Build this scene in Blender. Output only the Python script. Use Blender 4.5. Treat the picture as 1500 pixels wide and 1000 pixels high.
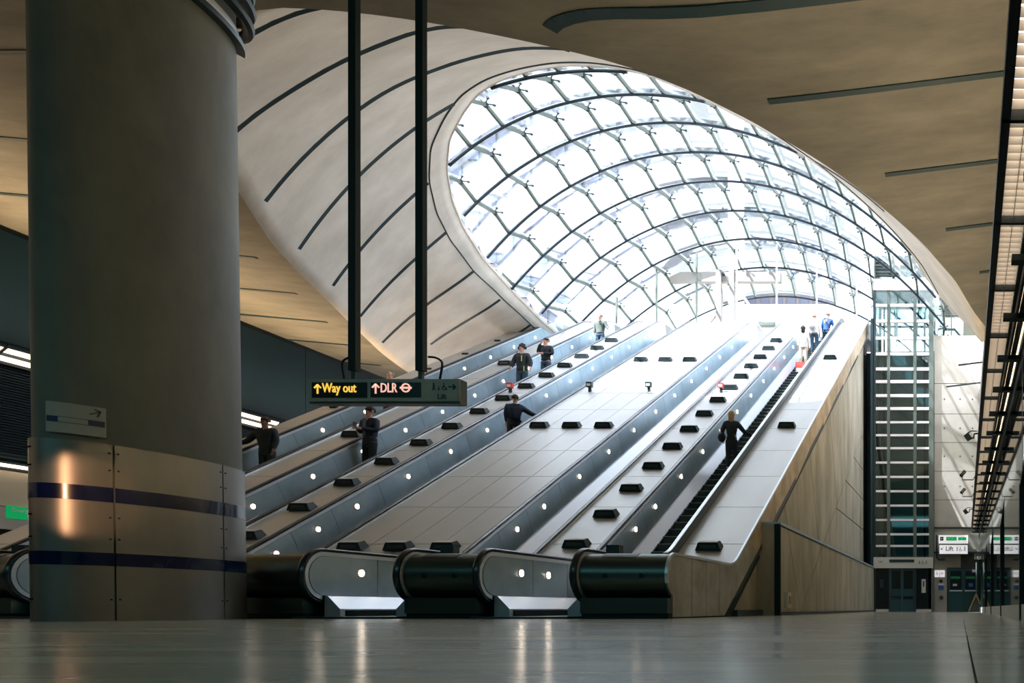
import bpy, bmesh, math, random
from mathutils import Vector, Matrix
random.seed(7)
for o in list(bpy.data.objects): bpy.data.objects.remove(o)
SC = bpy.context.scene; COL = SC.collection
PI = math.pi; R = math.radians
CAMH = .146; F = 1157.0; PX = 1408.0; PY = 891.0

# ------------------------------------------------------------------ camera
cam = bpy.data.objects.new('camera', bpy.data.cameras.new('camera')); COL.objects.link(cam)
cam.location = (0, 0, CAMH); cam.rotation_euler = (PI/2, 0, 0)
cam.data.sensor_fit = 'HORIZONTAL'; cam.data.sensor_width = 36
cam.data.lens = 36*F/1500; cam.data.shift_x = -(PX-750)/1500; cam.data.shift_y = (PY-500)/1500
cam.data.clip_start = .05; cam.data.clip_end = 800
SC.camera = cam
# ------------------------------------------------------------------ world, sun, exposure
SC.view_settings.view_transform = 'Standard'; SC.view_settings.look = 'None'
SC.view_settings.gamma = 1; SC.view_settings.use_curve_mapping = False
SC.view_settings.exposure = 1.45
SC.cycles.use_denoising = True
SC.cycles.max_bounces = 8; SC.cycles.diffuse_bounces = 4; SC.cycles.glossy_bounces = 4
SC.cycles.transmission_bounces = 4; SC.cycles.transparent_max_bounces = 16
SC.cycles.caustics_reflective = False; SC.cycles.caustics_refractive = False
SC.cycles.sample_clamp_indirect = 6
w = bpy.data.worlds.new('sky'); SC.world = w; w.use_nodes = True
nt = w.node_tree; nt.nodes.clear()
out = nt.nodes.new('ShaderNodeOutputWorld'); bg = nt.nodes.new('ShaderNodeBackground')
geo = nt.nodes.new('ShaderNodeNewGeometry'); sep = nt.nodes.new('ShaderNodeSeparateXYZ')
rmp = nt.nodes.new('ShaderNodeValToRGB')
rmp.color_ramp.elements[0].position = 0.0; rmp.color_ramp.elements[0].color = (1, .98, 1, 1)
rmp.color_ramp.elements[1].position = 1.0; rmp.color_ramp.elements[1].color = (.86, .88, 1, 1)
tc = nt.nodes.new('ShaderNodeTexCoord')
nt.links.new(tc.outputs['Generated'], sep.inputs[0]); nt.links.new(sep.outputs['Z'], rmp.inputs[0])
nt.links.new(rmp.outputs[0], bg.inputs[0]); bg.inputs[1].default_value = 2.6
nt.links.new(bg.outputs[0], out.inputs[0])

def light(name, kind, loc, energy, color, rot=(0, 0, 0), size=1, sizey=None, spot=None, blend=.5, label=None):
    d = bpy.data.lights.new(name, kind); d.energy = energy; d.color = color
    if kind == 'AREA':
        d.size = size
        if sizey: d.shape = 'RECTANGLE'; d.size_y = sizey
    elif kind == 'SPOT': d.spot_size = spot; d.spot_blend = blend; d.shadow_soft_size = size
    elif kind == 'SUN': d.angle = size
    else: d.shadow_soft_size = size
    o = bpy.data.objects.new(name, d); COL.objects.link(o); o.location = loc; o.rotation_euler = rot
    return o
sun_to = Vector((-.60, -.50, .98))
sun = light('sun', 'SUN', (-30, -20, 60), 8.5, (1, .97, .95), size=R(.6))
sun.rotation_euler = sun_to.to_track_quat('Z', 'Y').to_euler()
# added fill lights: warm for the ceiling sides, teal behind camera, orange for the column
light('ceiling_fill_left', 'AREA', (-22.8, 17, 6.6), 430, (1, .68, .38), (PI, R(12), 0), .4, 26)  # added up-light without its own fitting, warms the left ceiling
light('ceiling_fill_right', 'AREA', (.45, 16, 3.75), 260, (1, .78, .52), (PI, R(4), 0), .25, 24)  # upward light added above the louvred strip to warm the right ceiling
light('teal_fill', 'AREA', (-9, -7, 8.6), 210, (.30, .85, .95), (0, 0, 0), 18, 9)  # unseen fill added behind the camera to turn the shadows teal
cs = light('column_glow_fill', 'SPOT', (-3.0, 1.0, 2.7), 900, (1, .50, .26), (0, 0, 0), .04, None, R(5.6), .55)  # added spot imitating the orange glow reflected low on the column
cs.rotation_euler = (Vector((-3.0, 1.0, 2.7))-Vector((-10.05, 9.05, 1.42))).to_track_quat('Z', 'Y').to_euler()

# ------------------------------------------------------------------ helpers
W = {}
def wl(p): return W.get(p.name, Vector((0, 0, 0))) if p else Vector((0, 0, 0))
def tag(o, label=None, cat=None, group=None, kind=None):
    if label: o['label'] = label
    if cat: o['category'] = cat
    if group: o['group'] = group
    if kind: o['kind'] = kind
    return o
def empty(name, loc, label, cat, group=None, rz=0):
    o = bpy.data.objects.new(name, None); COL.objects.link(o); o.location = loc; o.rotation_euler = (0, 0, rz)
    o.empty_display_size = .2
    W[o.name] = Vector(loc)
    return tag(o, label, cat, group)
class MB:
    def __init__(s): s.v = []; s.f = []; s.m = []
    def add(s, vs, fs, mi=0):
        n = len(s.v); s.v += [tuple(v) for v in vs]; s.f += [tuple(i+n for i in f) for f in fs]; s.m += [mi]*len(fs); return s
    def box(s, x0, x1, y0, y1, z0, z1, mi=0):
        return s.add([(x, y, z) for x in (x0, x1) for y in (y0, y1) for z in (z0, z1)],
                     [(0, 1, 3, 2), (4, 6, 7, 5), (0, 4, 5, 1), (2, 3, 7, 6), (0, 2, 6, 4), (1, 5, 7, 3)], mi)
    def bar(s, a, b, wd, ht, up=(0, 0, 1), mi=0):
        a = Vector(a); b = Vector(b); d = (b-a)
        if d.length < 1e-6: return s
        d.normalize(); up = Vector(up)
        if abs(d.dot(up)) > .98: up = Vector((1, 0, 0))
        x = d.cross(up).normalized()*wd/2; z = x.cross(d).normalized()*ht/2
        vs = [p+i*x+j*z for p in (a, b) for i in (-1, 1) for j in (-1, 1)]
        return s.add(vs, [(0, 1, 3, 2), (4, 6, 7, 5), (0, 4, 5, 1), (2, 3, 7, 6), (0, 2, 6, 4), (1, 5, 7, 3)], mi)
    def tube(s, pts, r, n=8, cap=True, mi=0):
        pts = [Vector(p) for p in pts]; rings = []
        for i, p in enumerate(pts):
            d = (pts[min(i+1, len(pts)-1)]-pts[max(i-1, 0)]).normalized()
            up = Vector((0, 0, 1)) if abs(d.z) < .95 else Vector((1, 0, 0))
            x = d.cross(up).normalized(); z = x.cross(d)
            rr = r[i] if isinstance(r, (list, tuple)) else r
            rings.append([p+x*math.cos(2*PI*k/n)*rr+z*math.sin(2*PI*k/n)*rr for k in range(n)])
        vs = [v for g in rings for v in g]
        fs = [(i*n+k, i*n+(k+1) % n, (i+1)*n+(k+1) % n, (i+1)*n+k) for i in range(len(pts)-1) for k in range(n)]
        if cap: fs += [tuple(range(n))[::-1], tuple((len(pts)-1)*n+k for k in range(n))]
        return s.add(vs, fs, mi)
    def prism(s, poly, axis, a, b, mi=0):   # poly of 2D points, extruded along axis between a and b
        n = len(poly)
        def P(p, t): return {'x': (t, p[0], p[1]), 'y': (p[0], t, p[1]), 'z': (p[0], p[1], t)}[axis]
        vs = [P(p, a) for p in poly]+[P(p, b) for p in poly]
        return s.add(vs, [tuple(range(n)), tuple(range(n, 2*n))[::-1]]+[(i, i+n, (i+1) % n+n, (i+1) % n) for i in range(n)], mi)
    def ell(s, c, r, n=12, m=8, mi=0, z0=-1, z1=1):
        vs = []; fs = []
        for i in range(m+1):
            t = z0+(z1-z0)*i/m; t = max(-1, min(1, t)); th = math.asin(t) if False else (math.asin(max(-1,min(1,z0)))+(math.asin(max(-1,min(1,z1)))-math.asin(max(-1,min(1,z0))))*i/m)
            for k in range(n):
                a = 2*PI*k/n
                vs.append((c[0]+r[0]*math.cos(th)*math.cos(a), c[1]+r[1]*math.cos(th)*math.sin(a), c[2]+r[2]*math.sin(th)))
        for i in range(m):
            for k in range(n): fs.append((i*n+k, i*n+(k+1) % n, (i+1)*n+(k+1) % n, (i+1)*n+k))
        return s.add(vs, fs, mi)
    def mesh(s, name, mats, off=Vector((0, 0, 0)), smooth=False, fix=True):
        me = bpy.data.meshes.new(name)
        me.from_pydata([(v[0]-off.x, v[1]-off.y, v[2]-off.z) for v in s.v], [], s.f)
        for m in (mats if isinstance(mats, (list, tuple)) else [mats]): me.materials.append(m)
        for p, mi in zip(me.polygons, s.m): p.material_index = mi
        if fix:
            bm = bmesh.new(); bm.from_mesh(me); bmesh.ops.recalc_face_normals(bm, faces=bm.faces); bm.to_mesh(me); bm.free()
        if smooth:
            me.polygons.foreach_set('use_smooth', [True]*len(me.polygons))
            try: me.set_sharp_from_angle(angle=R(35))
            except Exception: pass
        me.update(); return me
    def build(s, name, mats, parent=None, smooth=False, label=None, cat=None, group=None, kind=None, fix=True):
        off = wl(parent)
        if parent is None and not (kind == 'structure'):
            xs = [v[0] for v in s.v]; ys = [v[1] for v in s.v]; zs = [v[2] for v in s.v]
            off = Vector(((min(xs)+max(xs))/2, (min(ys)+max(ys))/2, min(zs)))
        me = s.mesh(name, mats, off, smooth, fix)
        o = bpy.data.objects.new(name, me); COL.objects.link(o)
        if parent is not None: o.parent = parent; W[o.name] = off
        elif kind != 'structure': o.location = off; W[o.name] = off
        else: W[o.name] = Vector((0, 0, 0))
        return tag(o, label, cat, group, kind)
def inst(me, name, parent, loc, rot=(0, 0, 0)):
    o = bpy.data.objects.new(name, me); COL.objects.link(o); o.parent = parent
    o.location = Vector(loc)-wl(parent); o.rotation_euler = rot; W[o.name] = Vector(loc)
    return o
def copy_tree(o, loc=None, parent=None):
    c = o.copy(); COL.objects.link(c)
    if parent: c.parent = parent
    if loc is not None: c.location = loc
    for ch in list(o.children): copy_tree(ch, None, c)
    return c

# ------------------------------------------------------------------ materials
def mat(name, col, rough=.5, metal=0., noise=0., nscale=3., stretch=(1, 1, 1), bump=0., bscale=30., col2=None, spec=None,
        emit=None, estr=0., coat=0., detail=6, wave=False):
    m = bpy.data.materials.new(name); m.use_nodes = True; n = m.node_tree; b = n.nodes['Principled BSDF']
    b.inputs['Base Color'].default_value = (*col, 1); b.inputs['Roughness'].default_value = rough; b.inputs['Metallic'].default_value = metal
    if spec is not None: b.inputs['Specular IOR Level'].default_value = spec
    if coat: b.inputs['Coat Weight'].default_value = coat
    if emit: b.inputs['Emission Color'].default_value = (*emit, 1); b.inputs['Emission Strength'].default_value = estr
    if noise or bump:
        tc = n.nodes.new('ShaderNodeTexCoord'); mp = n.nodes.new('ShaderNodeMapping'); mp.inputs['Scale'].default_value = stretch
        ge = n.nodes.new('ShaderNodeNewGeometry')
        n.links.new(ge.outputs['Position'], mp.inputs['Vector'])
    if noise:
        t = n.nodes.new('ShaderNodeTexNoise'); t.inputs['Scale'].default_value = nscale; t.inputs['Detail'].default_value = detail; t.inputs['Roughness'].default_value = .62
        n.links.new(mp.outputs[0], t.inputs['Vector'])
        r = n.nodes.new('ShaderNodeValToRGB'); r.color_ramp.elements[0].position = .5-.22; r.color_ramp.elements[1].position = .5+.22
        c2 = col2 or tuple(c*(1-noise) for c in col); c1 = tuple(min(1, c*(1+noise*.5)) for c in col)
        r.color_ramp.elements[0].color = (*c2, 1); r.color_ramp.elements[1].color = (*c1, 1)
        n.links.new(t.outputs['Fac'], r.inputs[0]); n.links.new(r.outputs[0], b.inputs['Base Color'])
    if bump:
        t2 = n.nodes.new('ShaderNodeTexNoise'); t2.inputs['Scale'].default_value = bscale; t2.inputs['Detail'].default_value = 5
        n.links.new(mp.outputs[0], t2.inputs['Vector'])
        bp = n.nodes.new('ShaderNodeBump'); bp.inputs['Strength'].default_value = bump; bp.inputs['Distance'].default_value = .02
        n.links.new(t2.outputs['Fac'], bp.inputs['Height']); n.links.new(bp.outputs[0], b.inputs['Normal'])
    return m
M = {}
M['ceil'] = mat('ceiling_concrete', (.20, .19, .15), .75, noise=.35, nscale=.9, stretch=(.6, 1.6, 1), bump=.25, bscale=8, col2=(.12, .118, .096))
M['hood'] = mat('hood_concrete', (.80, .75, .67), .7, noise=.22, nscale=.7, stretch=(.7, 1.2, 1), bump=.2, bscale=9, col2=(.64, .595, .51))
M['rim'] = mat('rim_concrete', (.80, .74, .66), .65, noise=.2, nscale=1.5)
M['slot'] = mat('joint_rubber', (.006, .03, .035), .6)
M['wallc'] = mat('wall_concrete', (.46, .44, .36), .6, noise=.4, nscale=1.3, stretch=(1, 1, .35), bump=.2, bscale=12, col2=(.27, .25, .18))
M['endc'] = mat('end_concrete', (.42, .41, .36), .7, noise=.2, nscale=1.1, bump=.15, bscale=9)
M['clad'] = mat('stone_cladding', (.66, .55, .40), .5, noise=.35, nscale=2.2, stretch=(1, .7, .7), col2=(.33, .26, .17))
M['floor'] = mat('floor_stone', (.47, .47, .38), .2, noise=.35, nscale=.8, stretch=(.35, 2.2, 1), bump=.04, bscale=3, spec=.6, col2=(.24, .25, .22))
M['grout'] = mat('grout', (.05, .05, .045), .7)
M['colc'] = mat('column_concrete', (.17, .18, .15), .6, noise=.35, nscale=.8, stretch=(1, 1, .5), bump=.12, bscale=14, col2=(.085, .10, .09))
M['colm'] = mat('column_metal', (.25, .24, .215), .36, .7, noise=.25, nscale=1.4, stretch=(1, 1, .5), col2=(.2, .2, .19))
M['band'] = mat('navy_band', (.003, .007, .05), .2, coat=.5)
M['teal'] = mat('teal_panel', (.002, .018, .030), .55, noise=.3, nscale=.6, spec=.2)
M['dteal'] = mat('door_teal', (.012, .065, .075), .4)
M['dark'] = mat('black_metal', (.005, .018, .022), .5, 0, spec=.25)
M['dgrey'] = mat('dark_grey_metal', (.035, .06, .068), .4, .5)
M['rubber'] = mat('handrail_rubber', (.006, .014, .022), .28, coat=.4)
M['steel'] = mat('brushed_steel', (.47, .60, .67), .34, .5, noise=.2, nscale=1.1, stretch=(1, 1, 1), col2=(.32, .44, .51))
M['sidem'] = mat('side_metal', (.64, .66, .63), .42, .2, noise=.2, nscale=1.6, col2=(.36, .34, .29))
M['stairc'] = mat('stair_concrete', (.04, .046, .035), .8, noise=.2)
M['portal'] = mat('portal_paint', (.26, .25, .23), .6)
M['greenp'] = mat('green_print', (.01, .22, .09), .5)
M['chrome'] = mat('bright_trim', (.80, .86, .93), .3, .45)
M['deck'] = mat('deck_metal', (.53, .54, .535), .38, .35, noise=.1, nscale=1.2, stretch=(1, .3, .3))
M['drum'] = mat('drum_metal', (.10, .125, .115), .3, .85, noise=.2, nscale=1.6, stretch=(.3, 1, 1))
M['ledge'] = mat('ledge_metal', (.60, .63, .68), .35, .5)
M['step'] = mat('step_dark', (.012, .025, .028), .5, .4)
M['nose'] = mat('step_nosing', (.30, .34, .34), .4, .6)
M['lamp'] = mat('lamp_lens', (1, .9, .8), .3, emit=(1, .84, .68), estr=9)
M['copper'] = mat('copper_ring', (.4, .24, .16), .35, .8)
M['tube'] = mat('fluorescent', (1, .9, .75), .3, emit=(1, .72, .5), estr=1.6)
M['louv'] = mat('louvre_light', (1, .9, .8), .3, emit=(1, .76, .58), estr=1.3)
M['arc'] = mat('arch_tube', (.010, .022, .036), .4, .2)
M['bar'] = mat('glazing_bar', (.11, .145, .125), .5, .2)
M['white'] = mat('white_frame', (.84, .84, .85), .5)
M['signbox'] = mat('sign_box', (.36, .35, .29), .4, .1, noise=.15, nscale=5)
M['black'] = mat('sign_black', (.002, .008, .009), .25)
M['amber'] = mat('amber_letter', (.9, .6, .1), .4, emit=(1, .60, .08), estr=.36)
M['pinkw'] = mat('warm_white_letter', (.9, .7, .6), .4, emit=(1, .52, .42), estr=.34)
M['ink'] = mat('ink', (.004, .03, .035), .4)
M['inkb'] = mat('blue_ink', (.006, .018, .07), .4)
M['green'] = mat('exit_green', (.0, .30, .08), .4, emit=(0, .55, .16), estr=.16)
M['lsign'] = mat('white_sign_face', (.85, .84, .86), .4, emit=(1, .97, 1), estr=.2)
M['plate'] = mat('pale_plate', (.62, .62, .58), .5)
M['colsign'] = mat('column_sign_face', (.42, .40, .36), .5)
M['blue'] = mat('blue_notice', (.02, .12, .42), .5)
M['red'] = mat('red_plastic', (.75, .06, .05), .4)
M['cream'] = mat('cream_panel', (.62, .56, .42), .6)
M['shaft'] = mat('lift_shaft', (.03, .13, .15), .5)
M['tower'] = mat('tower_stone', (.10, .10, .107), .7)
M['towerg'] = mat('tower_window', (.05, .062, .10), .5)
M['plaza'] = mat('plaza_paving', (.6, .6, .6), .8, noise=.15, nscale=.4)
M['yellow'] = mat('yellow_edge', (.45, .32, .10), .5)
M['skin'] = mat('skin', (.62, .36, .27), .5); M['skin2'] = mat('skin_dark', (.20, .11, .08), .5)
for k, c in dict(navy=(.010, .022, .05), blackc=(.006, .014, .02), olive=(.085, .11, .095), jeans=(.03, .08, .13), whitec=(.85, .82, .76), bluec=(.02, .09, .30),
                 shirt=(.12, .2, .24), trous=(.008, .02, .026), beige=(.6, .52, .4), hairb=(.02, .014, .012), blond=(.42, .27, .13), shoe=(.01, .01, .012), grey=(.4, .4, .4), lime=(.5, .75, .1)).items():
    M[k] = mat('cloth_'+k, c, .8)
def glass(name, tint, refl, white=0.):
    m = bpy.data.materials.new(name); m.use_nodes = True; n = m.node_tree; n.nodes.clear()
    o = n.nodes.new('ShaderNodeOutputMaterial'); tr = n.nodes.new('ShaderNodeBsdfTransparent'); gl = n.nodes.new('ShaderNodeBsdfGlossy')
    tr.inputs[0].default_value = (*tint, 1); gl.inputs['Roughness'].default_value = .03; gl.inputs[0].default_value = (.9, .95, .95, 1)
    fr = n.nodes.new('ShaderNodeLayerWeight'); fr.inputs[0].default_value = .35
    mp = n.nodes.new('ShaderNodeMapRange'); mp.inputs['To Min'].default_value = refl; mp.inputs['To Max'].default_value = min(1, refl+.6)
    mx = n.nodes.new('ShaderNodeMixShader'); n.links.new(fr.outputs['Fresnel'], mp.inputs[0]); n.links.new(mp.outputs[0], mx.inputs[0])
    a = tr
    if white:
        tl = n.nodes.new('ShaderNodeBsdfTranslucent'); tl.inputs[0].default_value = (.9, .92, .95, 1)
        m2 = n.nodes.new('ShaderNodeMixShader'); m2.inputs[0].default_value = white
        n.links.new(tr.outputs[0], m2.inputs[1]); n.links.new(tl.outputs[0], m2.inputs[2]); a = m2
    n.links.new(a.outputs[0], mx.inputs[1]); n.links.new(gl.outputs[0], mx.inputs[2]); n.links.new(mx.outputs[0], o.inputs[0])
    return m
M['glass'] = glass('canopy_glass', (.93, .95, 1), .03)
M['frost'] = glass('canopy_glass_tinted', (.74, .79, .78), .05, .10)  # tint and white mix stand in for reflections on the steeper panes
M['shop'] = glass('shop_glass', (.55, .66, .66), .30)
M['lglass'] = glass('lift_glass', (.72, .86, .86), .04)
M['bal'] = glass('balustrade_glass', (.8, .92, .9), .08)

def text(s, size, loc, mtl, parent, name='lettering', rot=(PI/2, 0, 0), align='LEFT', depth=.004, sx=1., bold=.0, width=None):
    cu = bpy.data.curves.new('t', 'FONT'); cu.body = s; cu.size = size; cu.extrude = depth; cu.align_x = align; cu.offset = bold
    cu.resolution_u = 3
    to = bpy.data.objects.new('t', cu); COL.objects.link(to)
    dg = bpy.context.evaluated_depsgraph_get(); me = bpy.data.meshes.new_from_object(to.evaluated_get(dg))
    bpy.data.objects.remove(to); me.name = name
    if width:
        xs_ = [v.co.x for v in me.vertices]; me.transform(Matrix.Translation((-min(xs_), 0, 0))); sx = width/(max(xs_)-min(xs_))
    me.transform(Matrix.Diagonal((sx, 1, 1, 1)))
    me.materials.clear(); me.materials.append(mtl)
    return inst(me, name, parent, loc, rot)
def arrow(parent, c, r, ang, mtl, y, th=.005, wd=.2, name='arrow'):   # in an XZ plane at depth y; angle in degrees from +x
    m = MB(); ca, sa = math.cos(R(ang)), math.sin(R(ang))
    def P(u, v): return (c[0]+u*ca-v*sa, y, c[1]+u*sa+v*ca)
    w_ = wd*r
    def seg(a, b):
        m.bar(P(*a), P(*b), w_, th*2, up=(0, 1, 0))
    seg((-r, 0), (r*.9, 0)); seg((r, 0), (r*.25, r*.72)); seg((r, 0), (r*.25, -r*.72))
    return m.build(name, mtl, parent)

# ------------------------------------------------------------------ dome surface
def interp(tab, v):
    if v <= tab[0][0]: i = 0
    elif v >= tab[-1][0]: i = len(tab)-2
    else: i = max(k for k in range(len(tab)-1) if tab[k][0] <= v)
    (a, fa), (b, fb) = tab[i], tab[i+1]
    sl = lambda k: (tab[min(k+1, len(tab)-1)][1]-tab[max(k-1, 0)][1])/(tab[min(k+1, len(tab)-1)][0]-tab[max(k-1, 0)][0])
    t = (v-a)/(b-a)
    if t < 0: return fa+sl(0)*(v-a)
    if t > 1: return fb+sl(len(tab)-1)*(v-b)
    h = b-a; return (2*t**3-3*t*t+1)*fa+(t**3-2*t*t+t)*h*sl(i)+(-2*t**3+3*t*t)*fb+(t**3-t*t)*h*sl(i+1)
CR = [(11, 8.1), (13, 9.85), (15.6, 11.46), (18.2, 12.92), (20.8, 14.2), (23.4, 15.27), (26, 16.04), (28.65, 16.58), (31.26, 16.94), (33.87, 17.08), (36.5, 17.1), (39.1, 16.9), (41.7, 16.5), (44.3, 15.9)]
QL = [(13, .0009), (18.2, .00073), (20.8, .00056), (23.4, .0004), (26, .00025), (28.65, .0002), (31.3, .00013), (36, .0001), (45, .0001)]
XC = -9.6
def surf(X, Y):
    d = X-XC; Y_ = max(Y, 10.)
    q = interp(QL, Y_) if d < 0 else .0001
    return CAMH+interp(CR, Y_)-.055*d*d-q*d**4
def ceilz(X, Y=0):
    z = CAMH+9.05
    if X > -4.5: z += .13*(X+4.5)**2/(abs(X+4.5)+1.0)
    if X < -17: z += .09*(-17-X)
    return z
def ray(x, y, fn, y0=8., y1=60.):
    dx = (x-PX)/F; dz = (PY-y)/F; Y = y0; prev = None
    while Y < y1:
        g = CAMH+dz*Y-fn(dx*Y, Y)
        if prev is not None and prev < 0 <= g:
            a, b = Y-.1, Y
            for _ in range(30):
                c = (a+b)/2
                if CAMH+dz*c-fn(dx*c, c) < 0: a = c
                else: b = c
            return Vector((dx*b, b, CAMH+dz*b))
        prev = g; Y += .1
    return None
CEN = (-9.4, 26.0)
outer_px = [(357, 293), (400, 358), (440, 402), (480, 440), (520, 480), (560, 518), (598, 546)]
outer_px2 = [(350, 10), (430, 11), (500, 16), (600, 28), (700, 46), (800, 67), (870, 84), (940, 102), (1000, 128), (1075, 163), (1150, 205), (1225, 252), (1300, 310), (1350, 355), (1400, 412), (1425, 455), (1442, 500)]
Pout = []
for x, y in outer_px: p = ray(x, y, ceilz, 6.); Pout.append(p)
for x, y in outer_px2: p = ray(x, y, ceilz, 6.); Pout.append(p)
P_base = list(Pout)
Pout += [Vector((-12.6, 13.1, 0)), Vector((-14.5, 15.2, 0)), Vector((-22.8, 34.5, 0)), Vector((-23.2, 37.4, 0)), Vector((-15, 37.5, 0)), Vector((-5, 37.5, 0)), Vector((1.6, 37.5, 0)), Vector((1.45, 33, 0)), Vector((1.1, 28, 0))]
rim_px = [(790, 468), (770, 447), (747, 425), (707, 380), (677, 334), (661, 295), (653, 250), (657, 205), (679, 163), (700, 137), (733, 117), (777, 104), (833, 96), (883, 97), (940, 107), (1000, 131), (1075, 168), (1150, 210), (1225, 263), (1285, 315), (1330, 362), (1362, 415), (1385, 462)]
Prim = [ray(x, y, surf, 12.) for x, y in rim_px]
Prim = [p for p in Prim if p]
pl = Prim[0]; pr = Prim[-1]
Prim += [Vector((pl.x-.25, 38, 0)), Vector((pl.x-.1, 43.6, 0)), Vector((pr.x, 43.6, 0)), Vector((pr.x+.2, 38, 0))]
def polar(ps):
    a = sorted((math.atan2(p.y-CEN[1], p.x-CEN[0]), math.hypot(p.x-CEN[0], p.y-CEN[1])) for p in ps)
    a = [(a[-1][0]-2*PI, a[-1][1])]+a+[(a[0][0]+2*PI, a[0][1])]
    def r(t):
        t = (t+PI) % (2*PI)-PI
        for (t0, r0), (t1, r1) in zip(a, a[1:]):
            if t0 <= t <= t1:
                # straight line between polar points
                p0 = (r0*math.cos(t0), r0*math.sin(t0)); p1 = (r1*math.cos(t1), r1*math.sin(t1))
                d = (p1[0]-p0[0], p1[1]-p0[1]); den = math.cos(t)*d[1]-math.sin(t)*d[0]
                return (p0[0]*d[1]-p0[1]*d[0])/den if abs(den) > 1e-9 else r0
        return a[0][1]
    return r, a
Phood = P_base+[Vector((-12.6, 13.1, 0)), Vector((-14.5, 15.2, 0)), Vector((-22.8, 34.5, 0)), Vector((-23.2, 37.4, 0)), Vector((-15, 37.5, 0)), Vector((-5, 37.5, 0)), Vector((-1.9, 37.3, 0))]+[ray(x, y, surf, 20.) for x, y in ((1368, 428), (1380, 438), (1395, 454), (1410, 470), (1425, 485), (1438, 498))]
r_ceil, _ = polar(Pout); r_out, A_out = polar(Phood); r_rim, A_rim = polar(Prim)
def smooth_r(fn, t, wdt=.05, hard=False):
    if hard: return fn(t)
    return sum(fn(t+k*wdt/3) for k in (-3, -2, -1, 0, 1, 2, 3))/7
NA = 216
def far(t):  # angles looking to the far end are left unsmoothed
    t = (t+PI) % (2*PI)-PI; return t > .8 and t < 2.2
def outp(t):
    r = smooth_r(r_out, t, .05, far(t)); return Vector((CEN[0]+r*math.cos(t), CEN[1]+r*math.sin(t), 0))
def holep(t):
    r = smooth_r(r_ceil, t, .05, far(t)); return Vector((CEN[0]+r*math.cos(t), CEN[1]+r*math.sin(t), 0))
def rimp(t):
    r = smooth_r(r_rim, t, .04, far(t)); return Vector((CEN[0]+r*math.cos(t), CEN[1]+r*math.sin(t), 0))
def in_rim(X, Y):
    t = math.atan2(Y-CEN[1], X-CEN[0]); return math.hypot(X-CEN[0], Y-CEN[1]) < smooth_r(r_rim, t, .04, far(t))
HOOD = {}
def hood_point(t, u):      # u: 0 ceiling edge .. 1 glass rim
    a = outp(t); b = rimp(t); p = a.lerp(b, u)
    z = surf(p.x, p.y); dz = ceilz(a.x)-surf(a.x, a.y)
    if a.x > -9 and a.y > 26.2: dz *= max(0, 1-(a.y-26.2)/1.6)
    return Vector((p.x, p.y, z+dz*(1-u)**1.5))

# ================================================================== STRUCTURE
m = MB().box(-40, 12, -14, 45, -.4, -.012)
m.build('floor', M['grout'], kind='structure')
fl = bpy.data.objects['floor']
# polished slabs laid on the floor
tm = {}
xs = [-14.4+1.4*i for i in range(11)]+[.8]
tw = 1.4
tmesh = MB().box(-tw/2+.003, tw/2-.003, -tw/2+.003, tw/2-.003, -.012, 0).mesh('floor_slab', M['floor'])
for i in range(-11, 1):
    for j in range(0, 8):
        cx, cy = .03+tw*i+tw/2, .0+tw*j+tw/2
        inst(tmesh, 'floor_slab', fl, (cx, cy, 0))
m = MB().box(-40, -15.37, -14, 45, -.012, 0).box(-15.37, 12, 11.2, 45, -.012, 0).box(-15.37, 12, -14, 0, -.012, 0).box(1.43, 12, 0, 11.2, -.012, 0)
for b_ in [m]: o = m.build('floor_slab', M['floor'], fl); o['kind'] = 'stuff'

# ceiling with the opening
rect = (-24.4, 6.0, -14.0, 38.0)
def rect_hit(t):
    c, s_ = math.cos(t), math.sin(t); best = 1e9
    for lim, comp, k in ((rect[0], c, 0), (rect[1], c, 0), (rect[2], s_, 1), (rect[3], s_, 1)):
        if abs(comp) > 1e-9:
            d = (lim-CEN[k])/comp
            if d > 0: best = min(best, d)
    return best
m = MB(); rows = []
angs = sorted(set([2*PI*i/NA-PI for i in range(NA)]+[math.atan2(y-CEN[1], x-CEN[0]) for x in rect[:2] for y in rect[2:]]))
for t in angs:
    a = holep(t); rr = max(rect_hit(t), (a-Vector((*CEN, 0))).length+.02); b = Vector((CEN[0]+rr*math.cos(t), CEN[1]+rr*math.sin(t), 0))
    row = []
    for k in range(9):
        p = a.lerp(b, k/8); row.append((p.x, p.y, ceilz(p.x)))
    row.append((b.x, b.y, ceilz(b.x)+.5))
    row.append((a.x, a.y, ceilz(a.x)+.5)); rows.append(row)
vs = [v for r_ in rows for v in r_]; K = 11; n_ = len(rows); fs = []
for i in range(n_):
    j = (i+1) % n_
    for k in range(8): fs.append((i*K+k, j*K+k, j*K+k+1, i*K+k+1))
    fs.append((i*K+9, j*K+9, j*K+10, i*K+10))
m.add(vs, fs); ce = m.build('ceiling', M['ceil'], kind='structure', smooth=True)
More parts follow.
